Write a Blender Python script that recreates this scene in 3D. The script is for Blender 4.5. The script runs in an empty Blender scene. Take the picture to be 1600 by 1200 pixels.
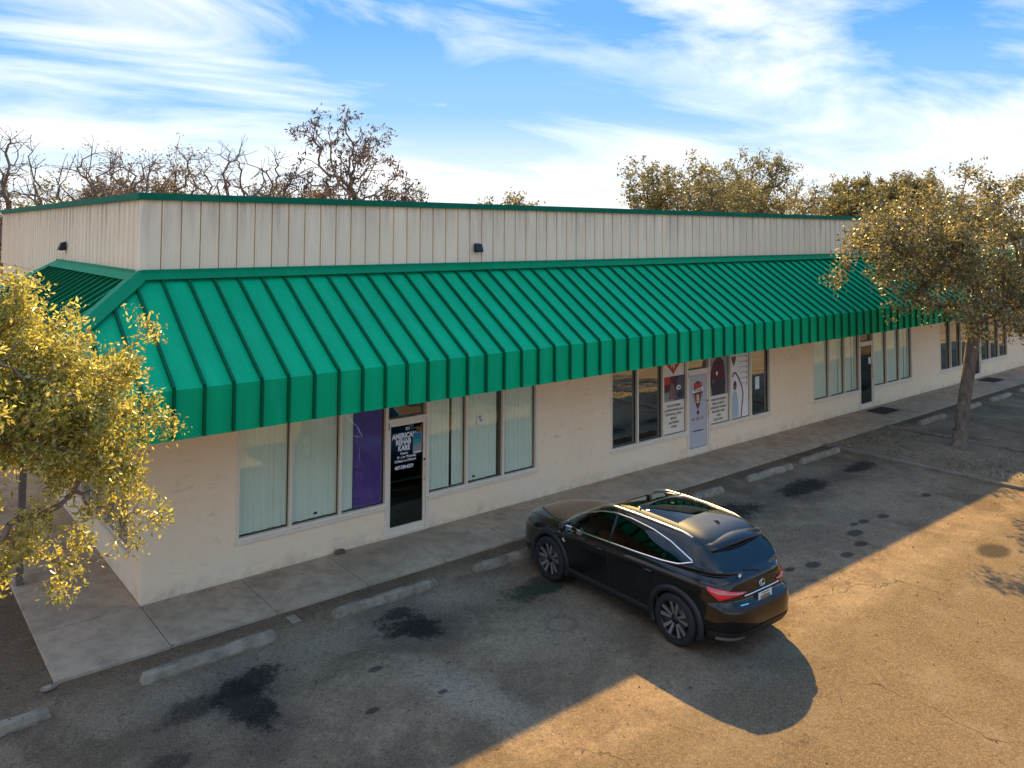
import bpy, bmesh, math, random
import numpy as np
from mathutils import Vector, Matrix

scene = bpy.context.scene
C = scene.collection

# ------------------------------------------------------------------ camera
yaw, pit, roll = 0.6878, -0.0468, 0.0053
fw = Vector((math.sin(yaw)*math.cos(pit), math.cos(yaw)*math.cos(pit), -math.sin(pit)))
rt = Vector((math.cos(yaw), -math.sin(yaw), 0.0))
up = rt.cross(fw)
r2 = rt*math.cos(roll) + up*math.sin(roll)
u2 = -rt*math.sin(roll) + up*math.cos(roll)
cam_data = bpy.data.cameras.new('camera')
cam = bpy.data.objects.new('camera', cam_data)
C.objects.link(cam)
m = Matrix.Identity(4)
for i in range(3):
    m[i][0] = r2[i]; m[i][1] = u2[i]; m[i][2] = -fw[i]
m[0][3], m[1][3], m[2][3] = -3.6079, -13.2381, 5.6945
cam.matrix_world = m
cam_data.sensor_width = 36.0
cam_data.lens = 28.297
cam_data.shift_y = -0.18446
cam_data.clip_start = 0.05
cam_data.clip_end = 3000
scene.camera = cam

# ------------------------------------------------------------------ light
SUN = Vector((0.82, 1.034, 1.0)).normalized()          # towards the sun
sun_el = math.asin(SUN.z)
sun_az = math.atan2(SUN.x, SUN.y)
sd = bpy.data.lights.new('sun', 'SUN')
sd.energy = 2.9
sd.angle = math.radians(0.55)
sd.color = (1.0, 0.68, 0.22)
sun = bpy.data.objects.new('sun', sd)
sun.rotation_euler = (-SUN).to_track_quat('-Z', 'Y').to_euler()
sun.location = (20, 25, 30)
C.objects.link(sun)

world = bpy.data.worlds.new('World')
scene.world = world
world.use_nodes = True
wn = world.node_tree.nodes; wl_ = world.node_tree.links
wn.clear()
def W(t, **k):
    n = wn.new(t)
    for a, b in k.items(): setattr(n, a, b)
    return n
w_out = W('ShaderNodeOutputWorld'); w_bg = W('ShaderNodeBackground')
sky = W('ShaderNodeTexSky', sky_type='NISHITA', sun_disc=False)
sky.sun_elevation = sun_el; sky.sun_rotation = sun_az
sky.altitude = 0.0; sky.air_density = 1.0; sky.dust_density = 0.25; sky.ozone_density = 3.0
w_bg.inputs['Strength'].default_value = 0.15
# thin cirrus laid over the whole sky by direction
tc = W('ShaderNodeTexCoord'); sep = W('ShaderNodeSeparateXYZ')
wl_.new(tc.outputs['Generated'], sep.inputs[0])
zc = W('ShaderNodeMath', operation='MAXIMUM'); zc.inputs[1].default_value = 0.0
wl_.new(sep.outputs['Z'], zc.inputs[0])
za = W('ShaderNodeMath', operation='ADD'); za.inputs[1].default_value = 0.10
wl_.new(zc.outputs[0], za.inputs[0])
dx = W('ShaderNodeMath', operation='DIVIDE'); dy = W('ShaderNodeMath', operation='DIVIDE')
wl_.new(sep.outputs['X'], dx.inputs[0]); wl_.new(za.outputs[0], dx.inputs[1])
wl_.new(sep.outputs['Y'], dy.inputs[0]); wl_.new(za.outputs[0], dy.inputs[1])
cmb = W('ShaderNodeCombineXYZ')
wl_.new(dx.outputs[0], cmb.inputs[0]); wl_.new(dy.outputs[0], cmb.inputs[1])
mp = W('ShaderNodeMapping'); mp.inputs['Rotation'].default_value = (0, 0, math.radians(38))
mp.inputs['Scale'].default_value = (0.42, 0.75, 1.0)
mp.inputs['Location'].default_value = (9.1, 6.2, 0.0)
wl_.new(cmb.outputs[0], mp.inputs[0])
n1 = W('ShaderNodeTexNoise'); n1.inputs['Scale'].default_value = 1.25; n1.inputs['Detail'].default_value = 11
n1.inputs['Roughness'].default_value = 0.60; n1.inputs['Distortion'].default_value = 0.7
n2 = W('ShaderNodeTexNoise'); n2.inputs['Scale'].default_value = 0.55; n2.inputs['Detail'].default_value = 3
wl_.new(mp.outputs[0], n1.inputs['Vector']); wl_.new(mp.outputs[0], n2.inputs['Vector'])
mul = W('ShaderNodeMath', operation='MULTIPLY')
wl_.new(n1.outputs['Fac'], mul.inputs[0]); wl_.new(n2.outputs['Fac'], mul.inputs[1])
cr = W('ShaderNodeValToRGB')
cr.color_ramp.elements[0].position = 0.208; cr.color_ramp.elements[0].color = (0, 0, 0, 1)
cr.color_ramp.elements[1].position = 0.50; cr.color_ramp.elements[1].color = (1, 1, 1, 1)
wl_.new(mul.outputs[0], cr.inputs[0])
hz_ = W('ShaderNodeMapRange'); hz_.inputs[1].default_value = 0.02; hz_.inputs[2].default_value = 0.30; hz_.inputs[3].default_value = 0.10; hz_.inputs[4].default_value = 0.62
wl_.new(zc.outputs[0], hz_.inputs[0])                    # low cloud fades into the horizon haze
cmul = W('ShaderNodeMath', operation='MULTIPLY')
wl_.new(cr.outputs[0], cmul.inputs[0]); wl_.new(hz_.outputs[0], cmul.inputs[1])
# elevation gradient, overhead stops raised to brighten shade, blended over the physical sky; thin cloud on top
el = W('ShaderNodeValToRGB'); el.color_ramp.interpolation = 'EASE'
STOPS = ((0.0, (0.26, 0.335, 0.45)), (0.07, (0.18, 0.27, 0.42)), (0.16, (0.055, 0.175, 0.39)), (0.27, (0.014, 0.130, 0.40)), (0.50, (0.05, 0.19, 0.50)), (1.0, (0.08, 0.24, 0.57)))
while len(el.color_ramp.elements) < len(STOPS): el.color_ramp.elements.new(0.5)
for e_, (p_, c_) in zip(el.color_ramp.elements, STOPS):
    e_.position = p_
for e_, (p_, c_) in zip(el.color_ramp.elements, STOPS):
    e_.color = (c_[0], c_[1], c_[2], 1)
wl_.new(zc.outputs[0], el.inputs[0])
scl = W('ShaderNodeMixRGB', blend_type='MULTIPLY'); scl.inputs[0].default_value = 1.0; scl.inputs[2].default_value = (4.4, 4.4, 4.4, 1)
wl_.new(el.outputs[0], scl.inputs[1])
tint = W('ShaderNodeMixRGB'); tint.inputs[0].default_value = 0.95
wl_.new(sky.outputs[0], tint.inputs[1]); wl_.new(scl.outputs[0], tint.inputs[2])
mixc = W('ShaderNodeMixRGB'); mixc.inputs[2].default_value = (7.8, 7.0, 6.2, 1)  # cloud brightened past white to add fill light in the shade
wl_.new(cmul.outputs[0], mixc.inputs[0]); wl_.new(tint.outputs[0], mixc.inputs[1])
warm = W('ShaderNodeMixRGB', blend_type='MULTIPLY'); warm.inputs[0].default_value = 1.0; warm.inputs[2].default_value = (1.16, 1.0, 0.84, 1)
wl_.new(mixc.outputs[0], warm.inputs[1]); wl_.new(warm.outputs[0], w_bg.inputs['Color'])
wl_.new(w_bg.outputs[0], w_out.inputs[0])

vs = scene.view_settings
vs.view_transform = 'Standard'; vs.look = 'None'; vs.gamma = 1.0; vs.use_curve_mapping = False
vs.exposure = 2.0
scene.render.engine = 'CYCLES'
scene.cycles.max_bounces = 10
scene.cycles.transparent_max_bounces = 12
scene.cycles.caustics_reflective = False
scene.cycles.caustics_refractive = False
scene.cycles.sample_clamp_indirect = 6.0

rnd = random.Random(7)
rng = np.random.default_rng(11)

# ------------------------------------------------------------------ object helpers
def tag(o, label=None, cat=None, group=None, kind=None):
    if label: o['label'] = label
    if cat: o['category'] = cat
    if group: o['group'] = group
    if kind: o['kind'] = kind
    return o

def empty(name, loc=(0, 0, 0), rz=0.0, parent=None):
    o = bpy.data.objects.new(name, None); C.objects.link(o)
    o.location = loc; o.rotation_euler = (0, 0, rz); o.empty_display_size = 0.2
    if parent: o.parent = parent
    return o

class MB:
    """collects shapes for one mesh"""
    def __init__(s): s.v = []; s.f = []; s.mi = []
    def add(s, vs, fs, mi=0):
        b = len(s.v); s.v += [tuple(float(c) for c in v) for v in vs]
        for f in fs: s.f.append(tuple(b+i for i in f)); s.mi.append(mi)
        return s
    def box(s, a, b, mi=0):
        x0, y0, z0 = a; x1, y1, z1 = b
        return s.add([(x0,y0,z0),(x1,y0,z0),(x1,y1,z0),(x0,y1,z0),(x0,y0,z1),(x1,y0,z1),(x1,y1,z1),(x0,y1,z1)],
                     [(0,3,2,1),(4,5,6,7),(0,1,5,4),(1,2,6,5),(2,3,7,6),(3,0,4,7)], mi)
    def prism(s, poly, vec, mi=0):
        n = len(poly); vs = [tuple(p) for p in poly] + [tuple(Vector(p)+Vector(vec)) for p in poly]
        fs = [tuple(range(n))[::-1], tuple(range(n, 2*n))] + [(i, (i+1) % n, n+(i+1) % n, n+i) for i in range(n)]
        return s.add(vs, fs, mi)
    def poly(s, pts, mi=0): return s.add(pts, [tuple(range(len(pts)))], mi)
    def tube(s, pts, rad, n=6, cap=True, mi=0, closed=False):
        pts = [Vector(p) for p in pts]; N = len(pts)
        if not hasattr(rad, '__len__'): rad = [rad]*N
        rings = []; ref = Vector((0, 0, 1))
        for i, p in enumerate(pts):
            a = pts[(i-1) % N] if (i > 0 or closed) else p; c = pts[(i+1) % N] if (i < N-1 or closed) else p
            t = (c-a)
            if t.length < 1e-9: t = Vector((0, 0, 1))
            t.normalize()
            r_ = ref if abs(t.dot(ref)) < 0.95 else Vector((1, 0, 0))
            u = t.cross(r_).normalized(); w = t.cross(u).normalized()
            rings.append([p + (u*math.cos(2*math.pi*k/n) + w*math.sin(2*math.pi*k/n))*rad[i] for k in range(n)])
        vs = [v for r in rings for v in r]; fs = []
        M = N if closed else N-1
        for i in range(M):
            for k in range(n):
                j = (i+1) % N
                fs.append((i*n+k, i*n+(k+1) % n, j*n+(k+1) % n, j*n+k))
        if cap and not closed: fs += [tuple(range(n)), tuple(range((N-1)*n, N*n))[::-1]]
        return s.add(vs, fs, mi)
    def lathe(s, prof, axis='y', n=32, mi=0, center=(0, 0, 0), closed=False):
        """prof: (radius, along) points turned about an axis"""
        vs = []; fs = []; P = len(prof)
        for k in range(n):
            a = 2*math.pi*k/n; ca, sa = math.cos(a), math.sin(a)
            for r, h in prof:
                q = (r*ca, h, r*sa) if axis == 'y' else ((h, r*ca, r*sa) if axis == 'x' else (r*ca, r*sa, h))
                vs.append((q[0]+center[0], q[1]+center[1], q[2]+center[2]))
        L = P if closed else P-1
        for k in range(n):
            for i in range(L):
                fs.append((k*P+i, ((k+1) % n)*P+i, ((k+1) % n)*P+(i+1) % P, k*P+(i+1) % P))
        return s.add(vs, fs, mi)
    def mesh(s, name, mats, smooth=False, fix=True):
        me = bpy.data.meshes.new(name); me.from_pydata(s.v, [], s.f)
        for m_ in (mats if isinstance(mats, (list, tuple)) else [mats]): me.materials.append(m_)
        me.polygons.foreach_set('material_index', s.mi)
        if fix:
            bm = bmesh.new(); bm.from_mesh(me); bmesh.ops.recalc_face_normals(bm, faces=bm.faces); bm.to_mesh(me); bm.free()
        if smooth: me.polygons.foreach_set('use_smooth', [True]*len(me.polygons))
        me.update()
        return me
    def obj(s, name, mats, parent=None, smooth=False, loc=None, bevel=0.0, fix=True):
        o = bpy.data.objects.new(name, s.mesh(name, mats, smooth, fix)); C.objects.link(o)
        if parent: o.parent = parent
        if loc is not None: o.location = loc
        if bevel:
            b = o.modifiers.new('bevel', 'BEVEL'); b.width = bevel; b.segments = 2; b.limit_method = 'ANGLE'
        return o

def mesh_obj(name, me, parent=None, loc=(0, 0, 0), rot=(0, 0, 0), scale=(1, 1, 1)):
    o = bpy.data.objects.new(name, me); C.objects.link(o)
    if parent: o.parent = parent
    o.location = loc; o.rotation_euler = rot; o.scale = scale
    return o

def text_mesh(name, body, size, mat_, align='CENTER', bold=0.0, sx=1.0):
    cu = bpy.data.curves.new(name, 'FONT'); cu.body = body; cu.size = size; cu.align_x = align; cu.align_y = 'CENTER'
    cu.offset = bold; cu.resolution_u = 2
    t = bpy.data.objects.new(name+'_tmp', cu); C.objects.link(t)
    dg = bpy.context.evaluated_depsgraph_get()
    me = bpy.data.meshes.new_from_object(t.evaluated_get(dg))
    bpy.data.objects.remove(t); bpy.data.curves.remove(cu)
    me.name = name; me.materials.clear(); me.materials.append(mat_)
    for v in me.vertices: v.co.x *= sx
    return me

# ------------------------------------------------------------------ material helpers
class NT:
    def __init__(s, name):
        s.m = bpy.data.materials.new(name); s.m.use_nodes = True
        s.n = s.m.node_tree.nodes; s.l = s.m.node_tree.links
        s.bsdf = s.n['Principled BSDF']; s.out = s.n['Material Output']
        s.pos = s.n.new('ShaderNodeNewGeometry').outputs['Position']
    def node(s, t, **k):
        n = s.n.new(t)
        for a, b in k.items(): setattr(n, a, b)
        return n
    def put(s, sock, v):
        if hasattr(v, 'is_output') or isinstance(v, bpy.types.NodeSocket): s.l.new(v, sock)
        else: sock.default_value = v
    def math(s, op, a, b=0.0, c=None, clamp=False):
        n = s.node('ShaderNodeMath', operation=op, use_clamp=clamp); s.put(n.inputs[0], a); s.put(n.inputs[1], b)
        if c is not None: s.put(n.inputs[2], c)
        return n.outputs[0]
    def noise(s, scale, detail=4, rough=0.55, dist=0.0, vec=None, stretch=None):
        n = s.node('ShaderNodeTexNoise'); v = vec if vec is not None else s.pos
        if stretch:
            mpn = s.node('ShaderNodeMapping'); mpn.inputs['Scale'].default_value = stretch; s.put(mpn.inputs[0], v); v = mpn.outputs[0]
        s.put(n.inputs['Vector'], v)
        n.inputs['Scale'].default_value = scale; n.inputs['Detail'].default_value = detail
        n.inputs['Roughness'].default_value = rough; n.inputs['Distortion'].default_value = dist
        return n.outputs['Fac']
    def ramp(s, v, a, b, lo=0.0, hi=1.0):
        n = s.node('ShaderNodeMapRange'); n.clamp = True
        s.put(n.inputs[0], v); n.inputs[1].default_value = a; n.inputs[2].default_value = b
        n.inputs[3].default_value = lo; n.inputs[4].default_value = hi
        return n.outputs[0]
    def mix(s, fac, a, b, mode='MIX'):
        n = s.node('ShaderNodeMixRGB', blend_type=mode)
        s.put(n.inputs[0], fac)
        for i, v in ((1, a), (2, b)):
            if isinstance(v, tuple): n.inputs[i].default_value = (v[0], v[1], v[2], 1)
            elif isinstance(v, (int, float)): n.inputs[i].default_value = (v, v, v, 1)
            else: s.l.new(v, n.inputs[i])
        return n.outputs[0]
    def bump(s, h, strength=0.3, dist=0.01):
        n = s.node('ShaderNodeBump'); n.inputs['Strength'].default_value = strength; n.inputs['Distance'].default_value = dist
        s.l.new(h, n.inputs['Height']); s.l.new(n.outputs[0], s.bsdf.inputs['Normal'])
    def col(s, v):
        i = s.bsdf.inputs['Base Color']
        if isinstance(v, tuple): i.default_value = (v[0], v[1], v[2], 1)
        else: s.l.new(v, i)
    def set(s, **k):
        for a, v in k.items(): s.put(s.bsdf.inputs[a.replace('_', ' ')], v)
        return s

def flat(name, col, rough=0.6, var=0.12, scale=6.0, metal=0.0, spec=0.5, coat=0.0, bump=0.0):
    t = NT(name)
    nz = t.noise(scale, 5, 0.6)
    c2 = tuple(max(0, c*(1-var*2)) for c in col)
    t.col(t.mix(t.ramp(nz, 0.3, 0.75), col, c2))
    t.set(Roughness=rough, Metallic=metal, Specular_IOR_Level=spec, Coat_Weight=coat)
    if bump: t.bump(t.noise(scale*12, 3), bump, 0.004)
    return t.m
# ------------------------------------------------------------------ materials
def make_green(name, k=1.0):
    t = NT(name)
    big = t.noise(0.7, 4, 0.6); streak = t.noise(3.0, 5, 0.6, stretch=(2.2, 0.35, 0.35))
    a = t.mix(t.ramp(big, 0.3, 0.75), (0.0, 0.43*k, 0.175*k), (0.0, 0.355*k, 0.150*k))
    b = t.mix(t.ramp(streak, 0.48, 0.72, 0, 0.45), a, (0.016*k, 0.54*k, 0.25*k))
    d = t.mix(t.ramp(t.noise(26, 4), 0.62, 0.8, 0, 0.18), b, (0.05, 0.09, 0.06))
    oi = t.node('ShaderNodeObjectInfo')
    d = t.mix(t.math('MULTIPLY', oi.outputs['Random'], 0.42), d, (0.004, 0.34*k, 0.135*k))
    d = t.mix(t.ramp(t.noise(1.3, 6, 0.7, 0.5), 0.52, 0.75, 0, 0.30), d, (0.004, 0.36*k, 0.17*k))
    d = t.mix(t.ramp(t.noise(7, 6, 0.75, stretch=(2.5, 0.3, 0.3)), 0.52, 0.74, 0, 0.42), d, (0.012, 0.20*k, 0.10*k))
    t.col(d); t.set(Roughness=t.ramp(streak, 0.3, 0.8, 0.42, 0.62), Specular_IOR_Level=0.06)
    t.bump(t.noise(1.6, 2), 0.12, 0.03)
    return t.m
M_GREEN = make_green('green_painted_steel')
M_GREEN_TRIM = make_green('green_trim_steel', 0.62)
M_SEAM_SHADE = make_green('green_seam_painted_shade', 0.27)  # darkened green, the seams' shaded sides painted into their colour
def make_fascia():
    t = NT('dark_green_fascia_paint')
    t.col(t.mix(t.ramp(t.noise(4, 5), 0.3, 0.7), (0.004, 0.155, 0.085), (0.004, 0.12, 0.07))); t.set(Roughness=0.7, Specular_IOR_Level=0.15)
    return t.m
M_FASCIA = make_fascia()
def make_wallmetal():
    t = NT('beige_ribbed_wall_steel')
    sepn = t.node('ShaderNodeSeparateXYZ'); t.l.new(t.pos, sepn.inputs[0])
    streak = t.noise(5.0, 6, 0.7, stretch=(1.6, 1.6, 0.12)); fine = t.noise(14, 5, 0.7, stretch=(1, 1, 0.08))
    base = t.mix(t.ramp(t.noise(0.5, 4), 0.3, 0.7), (0.92, 0.76, 0.54), (0.87, 0.72, 0.51))
    topd = t.ramp(sepn.outputs['Z'], 5.35, 6.25, 0.0, 1.0)
    drip = t.math('MULTIPLY', t.ramp(streak, 0.42, 0.70), topd, clamp=True)
    c = t.mix(t.math('MULTIPLY', drip, 0.70), base, (0.30, 0.24, 0.19))
    c = t.mix(t.ramp(fine, 0.62, 0.85, 0, 0.22), c, (0.45, 0.36, 0.27))
    # rows of small fasteners leave rusty specks
    c = t.mix(t.ramp(t.noise(42, 2), 0.74, 0.8, 0, 0.35), c, (0.20, 0.13, 0.09))
    oi = t.node('ShaderNodeObjectInfo')
    c = t.mix(t.math('MULTIPLY', oi.outputs['Random'], 0.16), c, (0.52, 0.42, 0.32))
    t.col(c); t.set(Roughness=0.55, Specular_IOR_Level=0.3)
    return t.m
M_WALLMETAL = make_wallmetal()
def make_stucco():
    t = NT('painted_block_wall')
    sepn = t.node('ShaderNodeSeparateXYZ'); t.l.new(t.pos, sepn.inputs[0])
    br = t.node('ShaderNodeTexBrick'); br.inputs['Scale'].default_value = 1.0
    br.inputs['Brick Width'].default_value = 0.406; br.inputs['Row Height'].default_value = 0.203
    br.inputs['Mortar Size'].default_value = 0.008; br.inputs['Mortar Smooth'].default_value = 0.6
    xy = t.math('ADD', sepn.outputs['X'], sepn.outputs['Y'])
    cb = t.node('ShaderNodeCombineXYZ'); t.l.new(xy, cb.inputs[0]); t.l.new(sepn.outputs['Z'], cb.inputs[1])
    t.l.new(cb.outputs[0], br.inputs['Vector'])
    big = t.noise(0.9, 5, 0.6); med = t.noise(5, 6, 0.65); sm = t.noise(60, 4)
    c = t.mix(t.ramp(big, 0.3, 0.72), (0.96, 0.73, 0.47), (0.93, 0.69, 0.43))
    c = t.mix(t.ramp(med, 0.55, 0.75, 0, 0.40), c, (0.55, 0.42, 0.29))
    scuff = t.noise(2.6, 6, 0.75, 0.6, stretch=(1, 1, 3.0))
    c = t.mix(t.ramp(scuff, 0.60, 0.70, 0, 0.55), c, (0.42, 0.32, 0.24))
    low = t.ramp(sepn.outputs['Z'], 0.0, 0.30, 1.0, 0.0)
    dirt = t.math('MULTIPLY', low, t.ramp(t.noise(3.5, 6, 0.7), 0.38, 0.72), clamp=True)
    c = t.mix(t.math('MULTIPLY', dirt, 0.60), c, (0.20, 0.17, 0.13))
    # lighter patched paint near the foot of the wall
    lowb = t.math('MULTIPLY', t.ramp(sepn.outputs['Z'], 0.35, 0.85, 1.0, 0.0), t.ramp(t.noise(1.1, 5), 0.40, 0.60), clamp=True)
    c = t.mix(t.math('MULTIPLY', lowb, 0.5), c, (0.88, 0.73, 0.52))
    c = t.mix(t.math('MULTIPLY', br.outputs['Fac'], 0.03), c, (0.25, 0.2, 0.16))
    t.col(c); t.set(Roughness=0.85, Specular_IOR_Level=0.2)
    h = t.math('ADD', t.math('MULTIPLY', sm, 0.35), t.math('MULTIPLY', br.outputs['Fac'], -0.15))
    h = t.math('ADD', h, t.math('MULTIPLY', med, 0.5))
    t.bump(h, 0.35, 0.008)
    return t.m
M_STUCCO = make_stucco()
M_ALU = flat('aluminium_storefront_frame', (0.84, 0.70, 0.52), 0.45, 0.06, 9, metal=0.0)
M_ALU_DARK = flat('dark_glazing_gasket', (0.02, 0.022, 0.02), 0.6)
def make_glass(name, tint, refl, rough=0.0):
    t = NT(name); t.n.remove(t.bsdf)
    tr = t.node('ShaderNodeBsdfTransparent'); tr.inputs[0].default_value = (*tint, 1)
    gl = t.node('ShaderNodeBsdfGlossy'); gl.inputs['Roughness'].default_value = rough; gl.inputs[0].default_value = (0.92, 0.97, 0.95, 1)
    fr = t.node('ShaderNodeLayerWeight'); fr.inputs[0].default_value = 0.5
    f = t.math('ADD', t.math('MULTIPLY', t.math('POWER', fr.outputs['Facing'], 5.0), 0.9), refl+0.03, clamp=True)
    mx = t.node('ShaderNodeMixShader'); t.l.new(f, mx.inputs[0]); t.l.new(tr.outputs[0], mx.inputs[1]); t.l.new(gl.outputs[0], mx.inputs[2])
    b = t.node('ShaderNodeBump'); b.inputs['Strength'].default_value = 0.03; b.inputs['Distance'].default_value = 0.01
    t.l.new(t.noise(1.3, 2), b.inputs['Height']); t.l.new(b.outputs[0], gl.inputs['Normal'])
    t.l.new(mx.outputs[0], t.out.inputs[0])
    return t.m
M_GLASS = make_glass('green_tinted_glass', (0.97, 1.0, 0.95), 0.055)
M_GLASS_DARK = make_glass('dark_tinted_glass', (0.26, 0.36, 0.34), 0.36)
M_GLASS_DOOR = make_glass('door_glass', (0.35, 0.46, 0.42), 0.06)
M_BLIND = flat('pale_blind_vinyl', (0.95, 0.95, 0.83), 0.6, 0.02, 2)
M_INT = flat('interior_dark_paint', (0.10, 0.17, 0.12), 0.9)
M_BLACK = flat('black_plastic', (0.012, 0.012, 0.013), 0.5)
M_PURPLE = flat('purple_banner_cloth', (0.14, 0.06, 0.34), 0.7, 0.1, 3)
M_WHITE = flat('white_print', (0.86, 0.80, 0.70), 0.6, 0.04, 3)
M_LETTER = flat('white_vinyl_letters', (0.85, 0.84, 0.80), 0.5, 0.05)
M_RED = flat('red_print', (0.55, 0.055, 0.035), 0.6, 0.08)
M_MAROON = flat('maroon_print', (0.22, 0.040, 0.030), 0.6, 0.08)
M_DKRED = flat('dark_red_print', (0.13, 0.022, 0.026), 0.6, 0.15)
M_GREYP = flat('grey_print', (0.30, 0.29, 0.27), 0.6, 0.1, 4)
M_SLATEP = flat('slate_print', (0.10, 0.11, 0.12), 0.6, 0.1, 4)
M_DARKP = flat('dark_print', (0.045, 0.036, 0.038), 0.6, 0.1)
M_SKINP = flat('brown_print', (0.24, 0.13, 0.09), 0.6, 0.1)
M_TANP = flat('cream_print', (0.84, 0.73, 0.54), 0.6, 0.05)
M_TEXTP = flat('brown_letter_print', (0.16, 0.085, 0.05), 0.6, 0.1)
M_BLUEP = flat('blue_print', (0.02, 0.16, 0.32), 0.6, 0.05)
M_TEALP = flat('teal_print', (0.02, 0.30, 0.24), 0.6, 0.05)
M_PALEB = flat('pale_blue_print', (0.45, 0.50, 0.52), 0.6, 0.05)
def make_concrete(name, lo, hi, dark=0.5):
    t = NT(name)
    big = t.noise(0.8, 6, 0.65); med = t.noise(4, 6, 0.7); sp = t.noise(70, 3)
    c = t.mix(t.ramp(big, 0.3, 0.7), hi, lo)
    c = t.mix(t.ramp(med, 0.46, 0.72, 0, dark), c, tuple(v*0.45 for v in lo))
    c = t.mix(t.ramp(sp, 0.62, 0.78, 0, 0.35), c, tuple(v*0.5 for v in lo))
    c = t.mix(t.ramp(t.noise(9, 2), 0.72, 0.76, 0, 0.75), c, (0.03, 0.03, 0.028))
    c = t.mix(t.ramp(t.noise(1.6, 7, 0.75, 0.4), 0.52, 0.68, 0, 0.45), c, tuple(v*0.42 for v in lo))
    rust = t.noise(0.45, 4)
    c = t.mix(t.ramp(rust, 0.60, 0.75, 0, 0.30), c, (0.20, 0.15, 0.10))
    t.col(c); t.set(Roughness=0.9, Specular_IOR_Level=0.2)
    t.bump(t.math('ADD', t.math('MULTIPLY', sp, 0.5), med), 0.25, 0.006)
    return t.m
M_WALK = make_concrete('weathered_sidewalk_concrete', (0.37, 0.275, 0.18), (0.52, 0.39, 0.26))
M_KERB = make_concrete('kerb_concrete', (0.16, 0.125, 0.09), (0.25, 0.20, 0.145))
M_STOP = make_concrete('wheel_stop_concrete', (0.23, 0.18, 0.122), (0.36, 0.285, 0.20), 0.85)
M_JOINT = flat('dirty_joint', (0.022, 0.021, 0.018), 0.95)
def make_asphalt():
    t = NT('worn_asphalt')
    big = t.noise(0.30, 5, 0.6); med = t.noise(1.7, 6, 0.65, 0.4); ag = t.noise(55, 4, 0.7); agg2 = t.noise(140, 2, 0.6)
    c = t.mix(t.ramp(big, 0.36, 0.64), (0.163, 0.110, 0.064), (0.302, 0.206, 0.123))
    c = t.mix(t.ramp(med, 0.44, 0.66, 0, 0.65), c, (0.381, 0.262, 0.159))
    c = t.mix(t.ramp(t.noise(0.75, 6, 0.7, 0.6), 0.47, 0.60, 0, 0.72), c, (0.113, 0.077, 0.047))
    sepn = t.node('ShaderNodeSeparateXYZ'); t.l.new(t.pos, sepn.inputs[0])
    X, Y = sepn.outputs['X'], sepn.outputs['Y']
    wob = t.noise(2.3, 6, 0.7); wob2 = t.noise(11.0, 7, 0.85); wob3 = t.noise(34.0, 4, 0.8)
    def spot(cx, cy, rx, ry, rot=0.0, edge=0.35, rag=0.9):
        ca, sa = math.cos(rot), math.sin(rot)
        ux = t.math('SUBTRACT', X, -3.61+(cx+3.61)*0.987); uy = t.math('SUBTRACT', Y, -13.24+(cy+13.24)*0.987)
        px = t.math('DIVIDE', t.math('ADD', t.math('MULTIPLY', ux, ca), t.math('MULTIPLY', uy, sa)), rx)
        py = t.math('DIVIDE', t.math('SUBTRACT', t.math('MULTIPLY', uy, ca), t.math('MULTIPLY', ux, sa)), ry)
        d = t.math('SQRT', t.math('ADD', t.math('MULTIPLY', px, px), t.math('MULTIPLY', py, py)))
        d = t.math('ADD', d, t.math('MULTIPLY', t.math('SUBTRACT', wob, 0.5), rag*1.6))
        d = t.math('ADD', d, t.math('MULTIPLY', t.math('SUBTRACT', wob2, 0.5), rag*1.5))
        d = t.math('ADD', d, t.math('MULTIPLY', t.math('SUBTRACT', wob3, 0.5), rag*1.3))
        return t.ramp(d, 1.0-edge, 1.0+edge, 1.0, 0.0)
    # worn pale wheel track and pale scuffed bay mouths
    for (x, y, a, b, r, k) in ((2.62, -4.85, 0.30, 1.05, 0.22, 0.9), (4.9, -4.3, 1.5, 0.7, 0.2, 0.4), (0.6, -2.6, 1.6, 0.35, 0.0, 0.6),
                               (3.2, -2.5, 1.5, 0.35, 0, 0.6), (14, -4.4, 3.0, 0.7, 0.05, 0.35), (13.8, -2.6, 1.3, 0.3, 0, 0.45), (9.5, -6.7, 4.5, 0.4, 0.0, 0.35)):
        c = t.mix(t.math('MULTIPLY', spot(x, y, a, b, r, 0.5, 0.35), k), c, (0.360, 0.274, 0.183))
    # the drive lane is an older, browner and coarser surface
    edge = t.math('ADD', Y, t.math('MULTIPLY', t.math('SUBTRACT', wob, 0.5), 0.9))
    lane = t.ramp(edge, -7.05, -6.70, 1.0, 0.0)
    c = t.mix(t.math('MULTIPLY', lane, 0.85), c, (0.140, 0.097, 0.053))
    # damp dark gutter along the kerb
    gut = t.ramp(t.math('ADD', Y, t.math('MULTIPLY', t.math('SUBTRACT', wob, 0.5), 0.35)), -1.98, -1.72, 0.0, 1.0)
    c = t.mix(t.math('MULTIPLY', gut, 0.55), c, (0.111, 0.066, 0.032))
    # scattered drips, aggregate, cracks
    c = t.mix(t.ramp(t.noise(4.6, 5, 0.75), 0.63, 0.69, 0, 0.75), c, (0.022, 0.021, 0.02))
    c = t.mix(t.ramp(t.noise(13, 3, 0.6), 0.64, 0.70, 0, 0.7), c, (0.03, 0.028, 0.026))
    c = t.mix(t.ramp(t.noise(17, 5, 0.75), 0.45, 0.72, 0, 0.50), c, (0.090, 0.059, 0.036))
    c = t.mix(t.ramp(t.noise(30, 4, 0.7), 0.56, 0.72, 0, 0.45), c, (0.399, 0.269, 0.156))
    c = t.mix(t.ramp(ag, 0.36, 0.60, 0.65, 0.0), c, (0.035, 0.033, 0.031))
    c = t.mix(t.math('MULTIPLY', lane, t.ramp(t.noise(22, 4, 0.8), 0.52, 0.66, 0, 0.42)), c, (0.308, 0.235, 0.156))
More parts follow.
